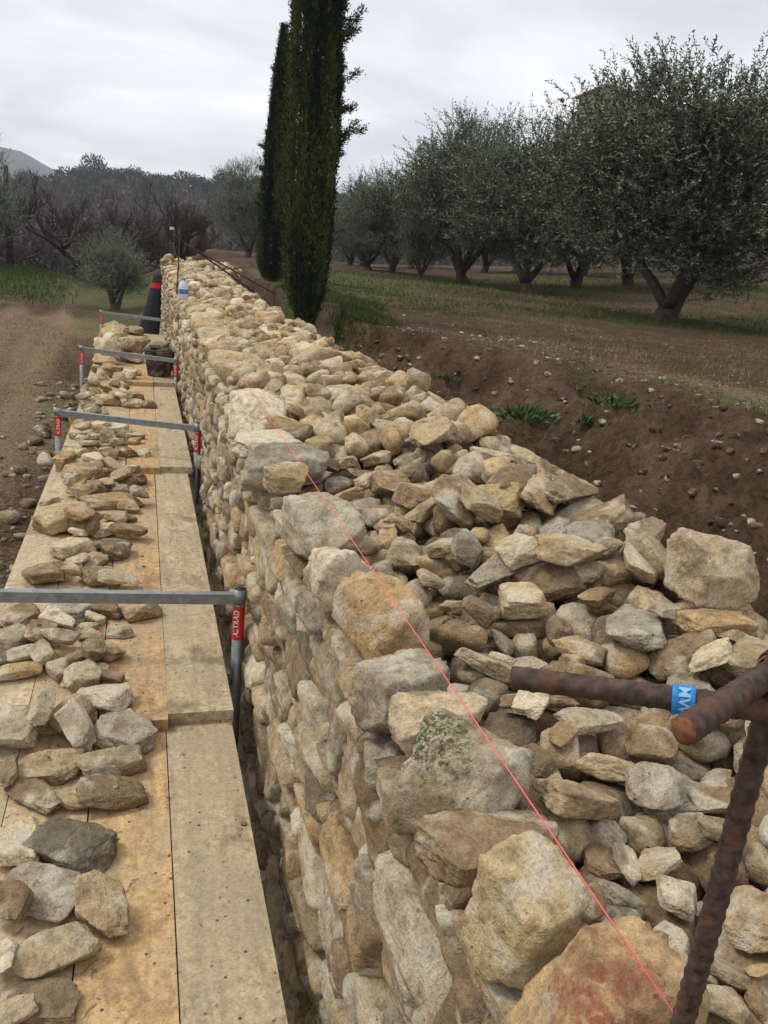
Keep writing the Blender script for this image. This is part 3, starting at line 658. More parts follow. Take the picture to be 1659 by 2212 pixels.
# stones on the deck
hd = HM(-.75, .5, .6, 14.4, lambda X, Y: np.where(Y < 2.56, -1.577-(Y+.6)*.0142, np.where(Y < 5.8, -1.577-(Y-2.56)*.0137, np.where(Y < 9.3, -1.577-(Y-5.8)*.0132, -1.577-(Y-9.3)*.0105))))
for i, rec in enumerate(DECK):
    pl = place_px(rec, hd, -1.55, None, flat=.5, pct=88, big=1.45 if rec[1] > 1500 else 1.3)
    if pl is None: print('deck skip', rec); continue
    if pl[0] < -.66 : print('off', rec[:2], pl[:2])
    o = stone_obj(pl, rec[5], i+3); LOG.append(('deck', rec, o))

big_end = [(-.36, 10.6, .17, .15, .12, 'p'), (-.15, 10.9, .14, .12, .09, 't'), (-.38, 11.2, .18, .16, .13, 'p'), (-.12, 11.5, .13, .12, .08, 'b'), (-.34, 11.9, .18, .15, .14, 'y'), (-.02, 12.0, .12, .10, .07, 't'), (-.36, 10.95, .15, .13, .10, 'w'), (-.3, 11.6, .16, .14, .11, 't')]
dr = np.random.default_rng(91)
for i in range(60):
    if i < len(big_end): x, y, a, b, c, cc = big_end[i]
    else:
        y = dr.uniform(2.75, 9.9); x = dr.uniform(-.54, -.10+.05*(y > 6)); a = dr.uniform(.045, .085); b = a*dr.uniform(.6, .9); c = a*dr.uniform(.35, .6); cc = 'ttpbowyg'[int(dr.integers(8))]
    yaw = dr.uniform(0, 6.28); st = hd.settle(x, y, a, b, c, yaw, 80)
    if st is None: continue
    o = stone_obj((x, y, st[0], a*1.05, b*1.05, c*1.05, yaw, st[1], st[2]), cc, i+31); LOG.append(('deck', (0, 0, 0, 0, 0, cc, []), o))
# ---- labels for the listed stones
ORD = ['nearest', 'second nearest', 'third nearest', 'fourth nearest', 'fifth nearest', 'sixth nearest', 'seventh nearest', 'eighth nearest', 'ninth nearest', 'tenth nearest', 'eleventh nearest', 'twelfth nearest', 'thirteenth nearest', 'fourteenth nearest', 'fifteenth nearest', 'sixteenth nearest', 'seventeenth nearest', 'eighteenth nearest', 'nineteenth nearest', 'twentieth nearest']
ZD = {}
for kind, rec, o in LOG:
    if kind == 'cope': continue
    x, y, s = o.location.x, o.location.y, max(o.scale)
    shape = 'flake' if 'chip' in rec[6] else 'slab' if 'slab' in rec[6] else 'squared block' if 'block' in rec[6] else ('long stone' if min(o.scale[0], o.scale[1])/max(o.scale[0], o.scale[1]) < .55 else 'stone')
    size = 'large' if s > .10 else 'small' if s < .055 else 'middling'
    if kind == 'deck':
        zone = 'on planks before the first rail' if y < 3.0 else 'on planks between first and second rails' if y < 6.2 else 'on planks between second and third rails' if y < 9.6 else 'on planks past the third rail'
    else:
        lat = 'string side' if x < .75 else 'middle' if x < 1.15 else 'earth side'
        zone = 'on the heap, '+lat+(', camera end' if y < 1.25 else ', next from camera end' if y < 2.0 else ', halfway along' if y < 3.2 else ', towards the cypress')
    ZD.setdefault((kind, size, CNAME[rec[5]], shape, zone), []).append((y, o))
for (kind, size, cn, shape, zone), lst in ZD.items():
    lst.sort(key=lambda t: t[0])
    for k, (y, o) in enumerate(lst):
        pre = '' if len(lst) == 1 else ORD[k]+' '
        if shape == 'squared block': lab = 'large pale squared block standing at the back edge of the wall top beside the earth'
        else: lab = pre+size+' '+cn+' '+shape+' '+zone
        tag(o, lab, 'stone', 'stones heaped on the scaffold planks' if kind == 'deck' else 'loose stones on the wall top')

# ------------------------------------------------------------------ trestle frames with rails
def text_mesh(s, size, mat, name):
    cu = bpy.data.curves.new(name, 'FONT'); cu.body = s; cu.size = size; cu.align_x = 'CENTER'; cu.align_y = 'CENTER'; cu.extrude = .0001; cu.offset = size*.02
    o = bpy.data.objects.new(name, cu); COL.objects.link(o); bpy.context.view_layer.update()
    me = bpy.data.meshes.new_from_object(o.evaluated_get(bpy.context.evaluated_depsgraph_get())); bpy.data.objects.remove(o); bpy.data.curves.remove(cu)
    me.materials.clear(); me.materials.append(mat); return me
def bend(me, R_):  # text x -> along post (z up), text y -> around post
    for v in me.vertices:
        a = v.co.y/R_; rr = R_+v.co.z+.0006
        v.co = Vector((-math.sin(a)*rr, -math.cos(a)*rr, v.co.x))
    return me
txt = bend(text_mesh('ALTRAD', .030, M_WHITEINK, 'lettering'), .0245)
RL = ['galvanised trestle with its rail across the planks in the foreground', 'galvanised trestle second along the planks, before the flat flakes of stone',
      'galvanised trestle third along the planks, its rail in front of the mortar bucket', 'farthest galvanised trestle rail at the end of the planks']
ends = [((-.63, 3.08), (.375, 3.0)), ((-.585, 6.38), (.395, 6.01)), ((-.64, 9.86), (.365, 9.34)), ((-.62, 14.21), (.43, 13.66))]
for i, ((lx, ly), (rx, ry)) in enumerate(ends):
    t = empty('scaffold_trestle', (rx, ry, -2.6)); tag(t, RL[i], 'trestle', 'scaffold trestles under the planks')
    d = np.array([lx-rx, ly-ry, 0]); ln = np.linalg.norm(d); u = d/ln
    tilt = [0, .012, .01, .0][i]
    for k, (bx, by) in enumerate(((0, 0), (d[0], d[1]))):
        mb = MB(); mb.tube([(bx, by, .02), (bx, by, 1.30)], .0225, 20); p = obj('post', mb.fast('post', M_STEEL), t)
        # dark disc closing the tube end, the hollow's shade as plain colour
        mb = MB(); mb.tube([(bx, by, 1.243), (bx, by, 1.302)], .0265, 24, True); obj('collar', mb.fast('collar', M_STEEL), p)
        mb = MB(); mb.tube([(bx, by, 1.3022), (bx, by, 1.3026)], .022, 20, True); obj('tube_mouth_shade', mb.fast('tube_mouth_shade', M_WIRE), p)
        mb = MB(); mb.tube([(bx, by, 1.09), (bx, by, 1.235)], .0236, 24, False); st_ = obj('sticker', mb.fast('sticker', M_STICKER), p)
        tx_ = bpy.data.objects.new('lettering', txt); link(tx_, p); tx_.location = (bx, by, 1.1625); tx_.rotation_euler = (0, 0, math.atan2(rx+bx, ry+by)*-1 + (-.35 if k == 0 else .1))
    mb = MB(); M3 = np.array([u, np.cross([0, 0, 1], u), [0, 0, 1]]).T
    mb.box(tuple(d/2+np.array([0, 0, 1.262])), (ln/2-.02, .016, .021), M3); obj('rail', mb.mesh('rail', M_STEEL, False, .006), t)
    mb = MB(); mb.box(tuple(d/2+np.array([0, 0, .915])), (ln/2-.02, .02, .025), M3); obj('transom', mb.mesh('transom', M_STEEL, False, .004), t)
    mb = MB(); nrm = np.cross([0, 0, 1], u)*.34
    for q in (np.zeros(3), d): mb.tube([q+nrm+[0, 0, .03], q-nrm+[0, 0, .03]], .02, 10); mb.tube([q+nrm+[0, 0, .03], q+[0, 0, .55]], .013, 8); mb.tube([q-nrm+[0, 0, .03], q+[0, 0, .55]], .013, 8)
    mb.tube([np.array([0, 0, .2]), d+[0, 0, .85]], .013, 8)
    obj('base_frame', mb.fast('base_frame', M_STEEL), t)

# ------------------------------------------------------------------ rebar profiles and mason's line
def rebar(p0, p1, r=.009, step=.0022, k=16):
    p0, p1 = np.asarray(p0, float), np.asarray(p1, float); L = np.linalg.norm(p1-p0); n = int(L/step)+2
    t = (p1-p0)/L; ref = np.array([0, 0, 1.]) if abs(t[2]) < .9 else np.array([1., 0, 0]); a = ref-(t@ref)*t; a /= np.linalg.norm(a); b = np.cross(t, a)
    s = np.linspace(0, L, n); an = np.arange(k)*2*math.pi/k; S_, A_ = np.meshgrid(s, an, indexing='ij')
    half = np.abs(np.sin(A_)); ph = S_/.0135 + np.where(np.sin(A_) > 0, A_/math.pi*.9, (2*math.pi-A_)/math.pi*.9)
    rib = np.clip(np.cos(ph*2*math.pi)*1.6-.7, 0, .7)*np.clip(half*2.2, 0, 1)+np.where(half < .2, .75, 0)
    rr = r*.91*(1+.19*rib); rr[0] *= .9; rr[-1] *= .9
    pts = p0+s[:, None]*t + (np.sin(s*9)[:, None]*a+np.cos(s*7)[:, None]*b)*.0008
    V = (pts[:, None]+rr[..., None]*(np.cos(A_)[..., None]*a+np.sin(A_)[..., None]*b)).reshape(-1, 3)
    i = np.arange(n-1)[:, None]*k; j = np.arange(k)[None]; j2 = (j+1) % k
    Fq = np.stack([i+j, i+j2, i+k+j2, i+k+j], -1).reshape(-1, 4); V = np.vstack([V, pts[0]-t*.001, pts[-1]+t*.001]); j = np.arange(k); j2 = (j+1) % k
    Ft = np.vstack([np.stack([np.full(k, n*k), j2, j], -1), np.stack([np.full(k, n*k+1), (n-1)*k+j, (n-1)*k+j2], -1)])
    return V, Fq, Ft
def rebar_obj(name, p0, p1, parent, loc, **k):
    V, Fq, Ft = rebar(np.asarray(p0)-loc, np.asarray(p1)-loc, **k)
    mi = np.concatenate([np.zeros(len(Fq)), np.ones(len(Ft))])
    return obj(name, fast_mesh(name, V, [Fq, Ft], True, mats=[M_RUST, M_RUSTEND], matidx=mi), parent)
SX, SY = .417, .411
def coil(c, axis, r, n, mat, parent, name, th=.0012, pitch=.003):
    axis = np.asarray(axis, float); axis /= np.linalg.norm(axis); ref = np.array([0, 0, 1.]) if abs(axis[2]) < .9 else np.array([1., 0, 0]); a = np.cross(axis, ref); a /= np.linalg.norm(a); b = np.cross(axis, a)
    t = np.linspace(0, n*2*math.pi, n*20); pts = np.asarray(c)+r*(np.cos(t)[:, None]*a+np.sin(t)[:, None]*b)+((t/(2*math.pi)-n/2)*pitch)[:, None]*axis
    mb = MB(); mb.tube(pts, th, 6); return obj(name, mb.fast(name, mat), parent)
loc = np.array([SX, SY, -2.6]); t = empty('rebar_profile', loc)
tag(t, 'rusty rebar stake with two rods tied on and blue tape, close to the camera', 'rebar stake')
rebar_obj('stake', (SX, SY, -2.62), (SX, SY, -.19), t, loc)
A0, A1 = atd(1105, 1462, .610), atd(1800, 1556, .545); dA = A1-A0
rebar_obj('rod', A0, A1, t, loc)
B0, B1 = atd(1474, 1578, .475), atd(1760, 1392, .64)
rebar_obj('rod', B0, B1, t, loc)
# the tape round the first rod
tp = atd(1475, 1512, .575); tt = dA/np.linalg.norm(dA); k_ = (tp-A0) @ tt; tp = A0+tt*k_
mb = MB(); s_a = np.linspace(-.0075, .0075, 8); mb.tube([tp-loc+tt*s for s in s_a], [.0104+.0007*math.sin(i*2.3) for i in range(8)], 20, False)
tape = obj('tape', mb.fast('tape', M_TAPE), t)
nmt = text_mesh('WM', .011, M_TAPEINK, 'tape_lettering')
for v in nmt.vertices:
    a = v.co.x/.0112; rr = .0114+v.co.z; v.co = Vector((v.co.y, math.sin(a)*rr, math.cos(a)*rr))
no = link(bpy.data.objects.new('tape_lettering', nmt), tape)
zdir = -tp/np.linalg.norm(tp); zdir = zdir-(zdir@tt)*tt; zdir /= np.linalg.norm(zdir); yd = np.cross(zdir, tt)
no.matrix_local = Matrix([[tt[i], yd[i], zdir[i], (tp-loc)[i]] for i in range(3)]+[[0, 0, 0, 1]])
wb = atd(1640, 1462, .585); bd_ = (B1-B0)/np.linalg.norm(B1-B0); wb = B0+bd_*((wb-B0)@bd_)
coil(wb-loc, bd_, .0108, 3, M_WIREO, t, 'tie_wire', .0009, .0022); coil(wb-loc+bd_*.012, bd_+[.2, 0, .2], .0125, 4, M_WIRE, t, 'tie_wire', .0018, .003)
coil((0, 0, 2.6-.262), (0, 0, 1), .0115, 4, M_WIRE, t, 'tie_wire', .0016, .003)
# far profile
fx, fy = .425, 11.9; loc = np.array([fx, fy, -2.6]); t = empty('rebar_profile', loc)
tag(t, 'far rusty rebar stake with long rods sloping down to the earth bank', 'rebar stake')
rebar_obj('stake', (fx-.02, fy, -2.62), (fx+.05, fy, .02), t, loc, r=.010, step=.01, k=8)
def toward(px, py, X):  # point on the ray with this X
    v = ray(px, py); return v*(X/v[0])
r1 = onz(547, 629, -.92); r2 = onz(612, 644, -.86)
top0 = atd(377, 509, 11.9*1.03)
rebar_obj('rod', top0, r1, t, loc, r=.015, step=.01, k=8); rebar_obj('rod', atd(399, 527, 12.4), r2, t, loc, r=.012, step=.01, k=8)
mb = MB(); mb.box(top0-loc+[-.04, 0, .10], (.03, .004, .02)); obj('tape', mb.mesh('tape', M_JUG, False), t)
# string
mb = MB(); ys_ = np.linspace(0, 1, 40); p0 = np.array([SX, SY+.01, -.562]); p1 = np.array([fx, fy, -.575])
mb.tube([p0+(p1-p0)*q+np.array([0, 0, -.012*math.sin(q*math.pi)]) for q in ys_], .00085, 6)
so_ = obj('mason_line', mb.fast('mason_line', M_STRING)); tag(so_, "pink mason's line stretched along the wall edge between the rebar stakes", 'string')

# ------------------------------------------------------------------ bucket, jug, tarp, slab
def lathe(prof, k=32, wob=0):
    V = []; 
    for r, z in prof:
        for j in range(k):
            a = j*2*math.pi/k; q = 1+wob*math.sin(a*2+z*6); V.append((r*q*math.cos(a), r*q*math.sin(a), z))
    n = len(prof); i = np.arange(n-1)[:, None]*k; j = np.arange(k)[None]; j2 = (j+1) % k
    return np.array(V), np.stack([i+j, i+j2, i+k+j2, i+k+j], -1).reshape(-1, 4)
bp = onz(344, 810, -1.575); t = empty('mortar_bucket', tuple(bp)); tag(t, "black mason's bucket caked with mortar standing on the planks beside the wall", 'bucket')
V, Fq = lathe([(.0, 0), (.125, 0), (.13, .01), (.165, .27), (.172, .272), (.172, .285), (.163, .285), (.158, .24), (.0, .24)], 32, .03)
obj('bucket_body', fast_mesh('bucket_body', V, Fq, True, mats=[M_BUCKET]), t)
V, Fq = rock(4, 55, p=6, cuts=3); V = V*[.155, .15, .07]+[0, 0, .26]; V[:, 2] += .03*fbm(V*14, 3)
obj('mortar', fast_mesh('mortar', V, Fq, True, mats=[M_MORTAR]), t)
mb = MB(); a_s = np.linspace(0, math.pi, 16); mb.tube([(.175*math.cos(a), -.05-.10*math.sin(a), .27+.02*math.sin(a)) for a in a_s], .004, 6); obj('handle', mb.fast('handle', M_WIRE), t)
sl_ = stone_obj((bp[0]-.01, bp[1]+.02, bp[2]+.335, .15, .12, .03, .2, .05, 0), 'd', 5); tag(sl_, 'flat dark stone lying on top of the mortar bucket', 'stone', 'stones heaped on the scaffold planks')
jp = onz(396, 648, -.70); t = empty('plastic_jug', tuple(jp)); t.scale = (.6, .6, .72); tag(t, 'white plastic jug with a blue band standing on the far wall top', 'jug')
V, Fq = lathe([(0, 0), (.075, 0), (.085, .01), (.085, .2), (.07, .25), (.03, .285), (.03, .31), (0, .31)], 20)
obj('jug_body', fast_mesh('jug_body', V, Fq, True, mats=[M_JUG]), t)
V, Fq = lathe([(.0865, .09), (.0865, .16)], 20); obj('band', fast_mesh('band', V, Fq, True, mats=[M_BLUE]), t)
V, Fq = lathe([(.034, .29), (.034, .32), (0, .32)], 16); obj('cap', fast_mesh('cap', V, Fq, True, mats=[M_BLUE]), t)
# tarp roll leaning against the far wall
ty0 = 19.; tx0 = float(wall_x(ty0))+.40; t = empty('tarp_roll', (tx0-.18, ty0, -2.6)); t.scale = (.82, .82, .94); tag(t, 'dark tarpaulin roll with a red band leaning on the far wall face', 'tarpaulin')
n = 26; V = []; k = 24
for i in range(n):
    q = i/(n-1); cxx = -.14+.30*q; rr = .30-.17*q
    for j in range(k):
        a = j*2*math.pi/k; w_ = 1+.05*math.sin(a*7+q*3)+.03*math.sin(a*3-q*9); V.append((cxx+rr*w_*math.cos(a), .5*rr*w_*math.sin(a), .3+q*1.50))
V = np.array(V); i = np.arange(n-1)[:, None]*k; j = np.arange(k)[None]; j2 = (j+1) % k; Fq = np.stack([i+j, i+j2, i+k+j2, i+k+j], -1).reshape(-1, 4)
V = np.vstack([V, V[-k:].mean(0)+[0, 0, .04]]); Fc = np.stack([(n-1)*k+np.arange(k), (n-1)*k+(np.arange(k)+1) % k, np.full(k, n*k)], -1)
obj('tarpaulin', fast_mesh('tarpaulin', V, [Fq, Fc], True, mats=[M_NET]), t)
V2 = V[20*k:23*k].copy(); ce = V2.reshape(3, k, 3).mean(1); V2 = (V2.reshape(3, k, 3)-ce[:, None])*1.04+ce[:, None]
obj('red_band', fast_mesh('red_band', V2.reshape(-1, 3), Fq[:2*k], True, mats=[M_STICKER]), t)
mb = MB(); mb.box((-.35, -.1, .28), (.5, .35, .04)); mb.box((-.35, -.1, .12), (.42, .05, .12)); obj('pallet', mb.mesh('pallet', M_WOOD, False, .01), t)

# ------------------------------------------------------------------ vegetation builders
def leaves(P0, D, L, W, tint, droop=None):
    """diamond leaves: base points, unit directions, lengths, widths"""
    n = len(P0); r = rng.normal(0, 1, (n, 3)); sd_ = np.cross(D, r); sd_ /= np.linalg.norm(sd_, axis=1)[:, None]+1e-9
    L = np.broadcast_to(L, (n,))[:, None]; W = np.broadcast_to(W, (n,))[:, None]
    V = np.stack([P0, P0+D*L*.5+sd_*W*.5, P0+D*L, P0+D*L*.5-sd_*W*.5], 1).reshape(-1, 3)
    return V, np.arange(4*n).reshape(n, 4), np.repeat(tint, 4)
def unit(v): return v/(np.linalg.norm(v, axis=-1, keepdims=True)+1e-9)
def olive_mesh(seed, nclump=70, shoots=22, lf=24, rx=1.95, hz_=1.85, cz=2.55, lsize=.07, mat=None, updraft=.75):
    global rng
    keep = rng; rng = np.random.default_rng(seed)
    # clump centres in a broad dome
    C = []
    while len(C) < nclump:
        v = rng.uniform(-1, 1, 3)
        if np.linalg.norm(v) < 1 and np.linalg.norm(v) > .34 and v[2] > -.84: C.append(v)
    C = np.array(C); wob = 1+.18*fbm(C*1.5+seed, 2)[:, None]*2
    C = C*wob*[rx, rx, hz_]+[0, 0, cz]
    V_, F_, T_, n = [], [], [], 0; mb = MB()
    # trunk
    th = .5; fk = np.array([rng.uniform(-.12, .12), rng.uniform(-.12, .12), .30])
    mb.tube([(0, 0, -.25), (.01, 0, .0), (fk[0]*.4, fk[1]*.4, .14), tuple(fk)], [.34, .23, .155, .13], 12); mb.tube([(.10, -.06, -.2), (.12, -.05, .05), (.22, -.10, .5), (.42, -.2, 1.1), (.7, -.3, 1.8)], [.16, .11, .08, .065, .04], 9)
    nl_ = int(rng.integers(3, 5)); limbs = []
    for i in range(nl_):
        a = i*2*math.pi/nl_+rng.uniform(-.4, .4); e = np.array([math.cos(a)*rx*.55, math.sin(a)*rx*.55, cz*.86+rng.uniform(-.2, .3)])
        q = np.linspace(0, 1, 9)[:, None]; mid = fk+(e-fk)*q; mid[:, :2] = fk[:2]+(e[:2]-fk[:2])*(q**.9); mid += .07*np.array([fbm(np.array([i*7.+k*.6, seed, k2*3.]), 2) for k in range(9) for k2 in range(3)]).reshape(9, 3)*q*2
        mb.tube(mid, np.linspace(.10, .035, 9), 9); limbs.append(mid)
    LP = np.vstack([l[2:] for l in limbs])
    for c in C:
        j = np.argmin(np.linalg.norm(LP-c, axis=1)+.3*np.abs(LP[:, 2]-c[2])); s0 = LP[j]; q = np.linspace(0, 1, 6)[:, None]
        pth = s0+(c-s0)*q; pth[:, 2] += .12*np.sin(q[:, 0]*3.1)-.0; pth += rng.normal(0, .025, pth.shape)*q
        mb.tube(pth, np.linspace(.026, .007, 6), 5, False)
        outw = unit((c-[0, 0, cz-.5])*[1, 1, .5])
        ns = shoots; b0 = c+rng.normal(0, .20, (ns, 3))*[1.1, 1.1, .9]
        dirs = unit(outw*.55+np.array([0, 0, updraft])+rng.normal(0, .42, (ns, 3))); ln = rng.uniform(.22, .52, ns)*(1+.5*(c[2] > cz+.7*hz_))
        t = np.tile(np.linspace(.05, 1, lf)[None], (ns, 1))
        pp = b0[:, None]+dirs[:, None]*(ln[:, None]*t)[..., None]; pp[..., 2] -= (t**2)*.05
        dd = unit(dirs[:, None]*.75+rng.normal(0, .55, (ns, lf, 3)))
        shade = .5+.22*rng.normal(0, 1, (ns, 1))*.5+rng.normal(0, .22, (ns, lf))
        lv, lfc, lt = leaves(pp.reshape(-1, 3), dd.reshape(-1, 3), lsize*rng.uniform(.7, 1.2, ns*lf), lsize*.32, np.clip(shade, 0, 1).ravel())
        V_.append(lv); F_.append(lfc+n); T_.append(lt); n += len(lv)
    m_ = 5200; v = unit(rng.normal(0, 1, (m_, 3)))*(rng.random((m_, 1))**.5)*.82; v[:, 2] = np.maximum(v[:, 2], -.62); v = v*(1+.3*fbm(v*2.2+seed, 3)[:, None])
    lv, lfc, lt = leaves(v*[rx, rx, hz_]+[0, 0, cz], unit(v+rng.normal(0, .8, (m_, 3))+[0, 0, .3]), lsize*2.0*rng.uniform(.6, 1.2, m_), lsize*.75, np.clip(rng.normal(.18, .12, m_), 0, 1)); V_.append(lv); F_.append(lfc+n); T_.append(lt); n += len(lv)  # inner leaves tinted darker, crown's inside shade put into their colour
    V_ = np.vstack(V_); T_ = np.concatenate(T_)
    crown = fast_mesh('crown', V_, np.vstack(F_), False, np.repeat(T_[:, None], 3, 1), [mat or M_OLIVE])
    trunk = mb.fast('trunk', M_BARK); rng = keep
    return trunk, crown
def tree(name, mt, mc, loc, rz, sc, label, group, cat='tree', tilt=0):
    t = empty(name, loc, rz); t.scale = sc if hasattr(sc, '__len__') else (sc, sc, sc); t.rotation_euler = (0, tilt, rz); tag(t, label, cat, group)
    obj('trunk', mt, t); obj('crown', mc, t); return t
OV = [olive_mesh(11, 210, 30, 26), olive_mesh(12, 170, 28, 24), olive_mesh(13, 140, 28, 24)]
OS = olive_mesh(14, 80, 28, 22, 1.15, 1.0, 1.55, .06, M_OLIVEL); OG = olive_mesh(15, 130, 28, 24, 1.8, 2.1, 2.6, .07, M_OLIVEL)
OT = [  # px,py of base | z level | variant | scale | rz | label
 (1430, 690, -.76, 0, (1.30, 1.30, 1.02), .3, 'largest olive tree, its forked trunk standing nearest on the open grass'),
 (1140, 634, -.76, 1, (1.2, 1.2, 1.04), 2.0, 'olive tree with a leaning double trunk left of the largest olive'),
 (1000, 613, -.76, 2, (1.28, 1.28, 1.08), 4.1, 'olive tree third from the largest, dark stem low under a wide crown'),
 (905, 603, -.76, 2, (.52, .52, .55), 1.0, 'young small olive tree with a thin stem in the grove row'),
 (843, 590, -.76, 1, (1.0, 1.0, .82), 5.0, 'olive tree in the grove row beyond the young small one'),
 (797, 583, -.76, 2, (.85, .85, .66), 3.0, 'grey-green olive tree second from the cypress in the grove'),
 (755, 574, -.76, 1, (.75, .75, .60), .9, 'far olive tree just right of the large cypress')]
for px, py, zb, v, sc, rz, lab in OT:
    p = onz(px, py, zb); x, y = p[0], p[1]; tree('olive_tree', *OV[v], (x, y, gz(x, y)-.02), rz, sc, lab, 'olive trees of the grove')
for x, y, v, sc, rz, lab in [
  (13.9, 9.9, 1, 1.32, 2.2, 'olive tree at the edge of the view whose pale leaves hang closest'),
  (21.5, 24.5, 2, (1.15, 1.15, 1.05), 1.1, 'olive tree behind the largest one with its thick trunk in the open'),
  (17.5, 28.5, 1, 1.15, 3.3, 'olive tree glimpsed low behind the largest olive'),
  (14.5, 27.0, 0, 1.1, 5.1, 'olive tree behind the gap between the largest and the double-trunked one'),
  (27, 27, 0, 1.25, 2.5, 'farthest olive tree against the edge of the view'),
  (19.5, 36, 1, 1.3, .6, 'back row olive tree on the rising ground'),
  (15.5, 38, 0, .95, 1.7, 'back row olive tree behind the third grove tree'),
  (25, 40, 2, 1.5, 4.4, 'tall back row olive tree below the house'),
  (33, 38, 1, 1.5, 3.9, 'back row olive tree uphill at the edge of the view'),
  (13.2, 42, 2, .8, 2.9, 'back row olive tree behind the young small one'),
  (11.0, 44, 1, .7, 0.2, 'farthest back row olive tree towards the cypress')]:
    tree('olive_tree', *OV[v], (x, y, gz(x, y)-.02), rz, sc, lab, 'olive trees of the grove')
p = onz(247, 668, -2.6); sc_ = .98
tree('olive_tree', *OS, (p[0], p[1], gz(p[0], p[1])), .7, .80, 'young grey olive tree beside the track left of the wall', 'olive trees below the wall')
p = onz(505, 575, -1.2); tree('olive_tree', *OG, (4.4, 38, gz(4.4, 38)), 1.2, (.85, .85, .76), 'pale grey olive tree behind the far end of the wall', 'olive trees below the wall')
tree('olive_tree', *OS, (-6.7, 38.5, gz(-6.7, 38.5)), 2.4, (1.5, 1.5, 1.5), 'dark olive bush at the edge of the green bank', 'olive trees below the wall')

# ---- cypresses
def cypress_mesh(seed, H, prof, n=11000, flare=True):
    global rng
    keep = rng; rng = np.random.default_rng(seed)
    z = H*rng.random(n)**.93; a = rng.random(n)*2*math.pi
    r = np.interp(z/H, [q[0] for q in prof], [q[1] for q in prof])
    flute = fbm(np.stack([np.cos(a)*2.2+seed, np.sin(a)*2.2, z*.55], -1), 3); r2 = r*(.94+.62*flute)*rng.uniform(.80, 1.04, n)
    P0 = np.stack([r2*np.cos(a), r2*np.sin(a), z], -1)
    k = 9; t = rng.random((n, k)); ln = rng.uniform(.06, .17, n)
    up = unit(np.stack([np.cos(a)*.28, np.sin(a)*.28, np.ones(n)], -1)+rng.normal(0, .16, (n, 3)))
    pp = P0[:, None]+up[:, None]*(t*ln[:, None])[..., None]+rng.normal(0, .011, (n, k, 3)); dd = unit(up[:, None]+rng.normal(0, .38, (n, k, 3)))
    cl2 = fbm(np.stack([np.cos(a)*4+seed, np.sin(a)*4, z*2.2], -1), 2); base = np.clip(.36+1.7*flute+.9*cl2+rng.normal(0, .08, n), 0, .85)[:, None]+rng.normal(0, .10, (n, k))  # tint drops in the flutes: shade between clumps put into the colour
    V, Fq, T = leaves(pp.reshape(-1, 3), dd.reshape(-1, 3), rng.uniform(.03, .065, n*k), .013, np.clip(base, 0, .9).ravel())
    Vs, Fs, Ts = [V], [Fq], [T]; c = len(V)
    # stray side branches on one flank
    for i in range(64 if flare else 26):
        zz = H*rng.uniform(.28, .93); aa = rng.normal(.15, .6) if flare and i < 26 else rng.uniform(0, 6.28); rr = np.interp(zz/H, [q[0] for q in prof], [q[1] for q in prof])*.85
        L_ = rng.uniform(.12, .38) if i < 26 and flare else rng.uniform(.05, .16); d0 = unit(np.array([math.cos(aa), math.sin(aa), rng.uniform(.3, 1.3)])); m = 260
        t = rng.random(m); b0 = np.array([rr*math.cos(aa), rr*math.sin(aa), zz])+d0*(t*L_)[:, None]+rng.normal(0, .022, (m, 3)); dd = unit(d0+rng.normal(0, .6, (m, 3)))
        V, Fq, T = leaves(b0, dd, rng.uniform(.025, .05, m), .013, np.clip(rng.normal(.55, .2, m), 0, .9)); Vs.append(V); Fs.append(Fq+c); Ts.append(T); c += len(V)
    # cones
    D0, F0 = ICO[2]; m = 130
    for i in range(m):
        zz = H*rng.uniform(.05, .95); aa = rng.normal(-1.2, 1.0) if rng.random() < .8 else rng.uniform(0, 6.28); rr = np.interp(zz/H, [q[0] for q in prof], [q[1] for q in prof])*rng.uniform(.95, 1.1)
        V = D0*rng.uniform(.010, .016)+[rr*math.cos(aa), rr*math.sin(aa), zz]; Vs.append(V); Fs.append(np.column_stack([F0, F0[:, 2]])+c); Ts.append(np.full(len(V), rng.choice([.955, .97, 1.]))); c += len(V)
    # opaque core tube in the darkest tint, inner shade put into its colour
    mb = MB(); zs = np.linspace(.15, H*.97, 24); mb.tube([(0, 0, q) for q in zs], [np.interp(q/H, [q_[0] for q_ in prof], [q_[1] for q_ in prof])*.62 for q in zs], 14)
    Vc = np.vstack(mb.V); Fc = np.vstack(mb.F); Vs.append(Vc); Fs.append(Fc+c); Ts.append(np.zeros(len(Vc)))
    Fa = np.vstack(Fs); V = np.vstack(Vs); T = np.concatenate(Ts)
    dup3 = Fa[:, 2] == Fa[:, 3]; dup0 = Fa[:, 0] == Fa[:, 1]
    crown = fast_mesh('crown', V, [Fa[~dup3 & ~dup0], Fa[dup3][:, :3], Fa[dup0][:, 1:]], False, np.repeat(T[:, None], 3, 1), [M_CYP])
    mb = MB()
    mb.tube([(0, 0, -.3), (0, 0, .1), (.02, 0, .9)], [.13, .09, .07], 10)
    for i in range(5): q = rng.uniform(-.12, .12, 2); mb.tube([(q[0]*.5, q[1]*.5, -.2), (q[0], q[1], .25), (q[0]*1.6, q[1]*1.6, 1.1)], [.035, .025, .012], 6)
    trunk = mb.fast('trunk', M_BARK); rng = keep
    return trunk, crown
p = onz(662, 690, -.86)
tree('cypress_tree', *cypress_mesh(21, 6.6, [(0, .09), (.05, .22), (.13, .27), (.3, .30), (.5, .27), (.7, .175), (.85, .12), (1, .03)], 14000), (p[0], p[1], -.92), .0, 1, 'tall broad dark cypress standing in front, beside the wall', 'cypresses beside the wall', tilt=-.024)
p2 = onz(585, 612, -.80)
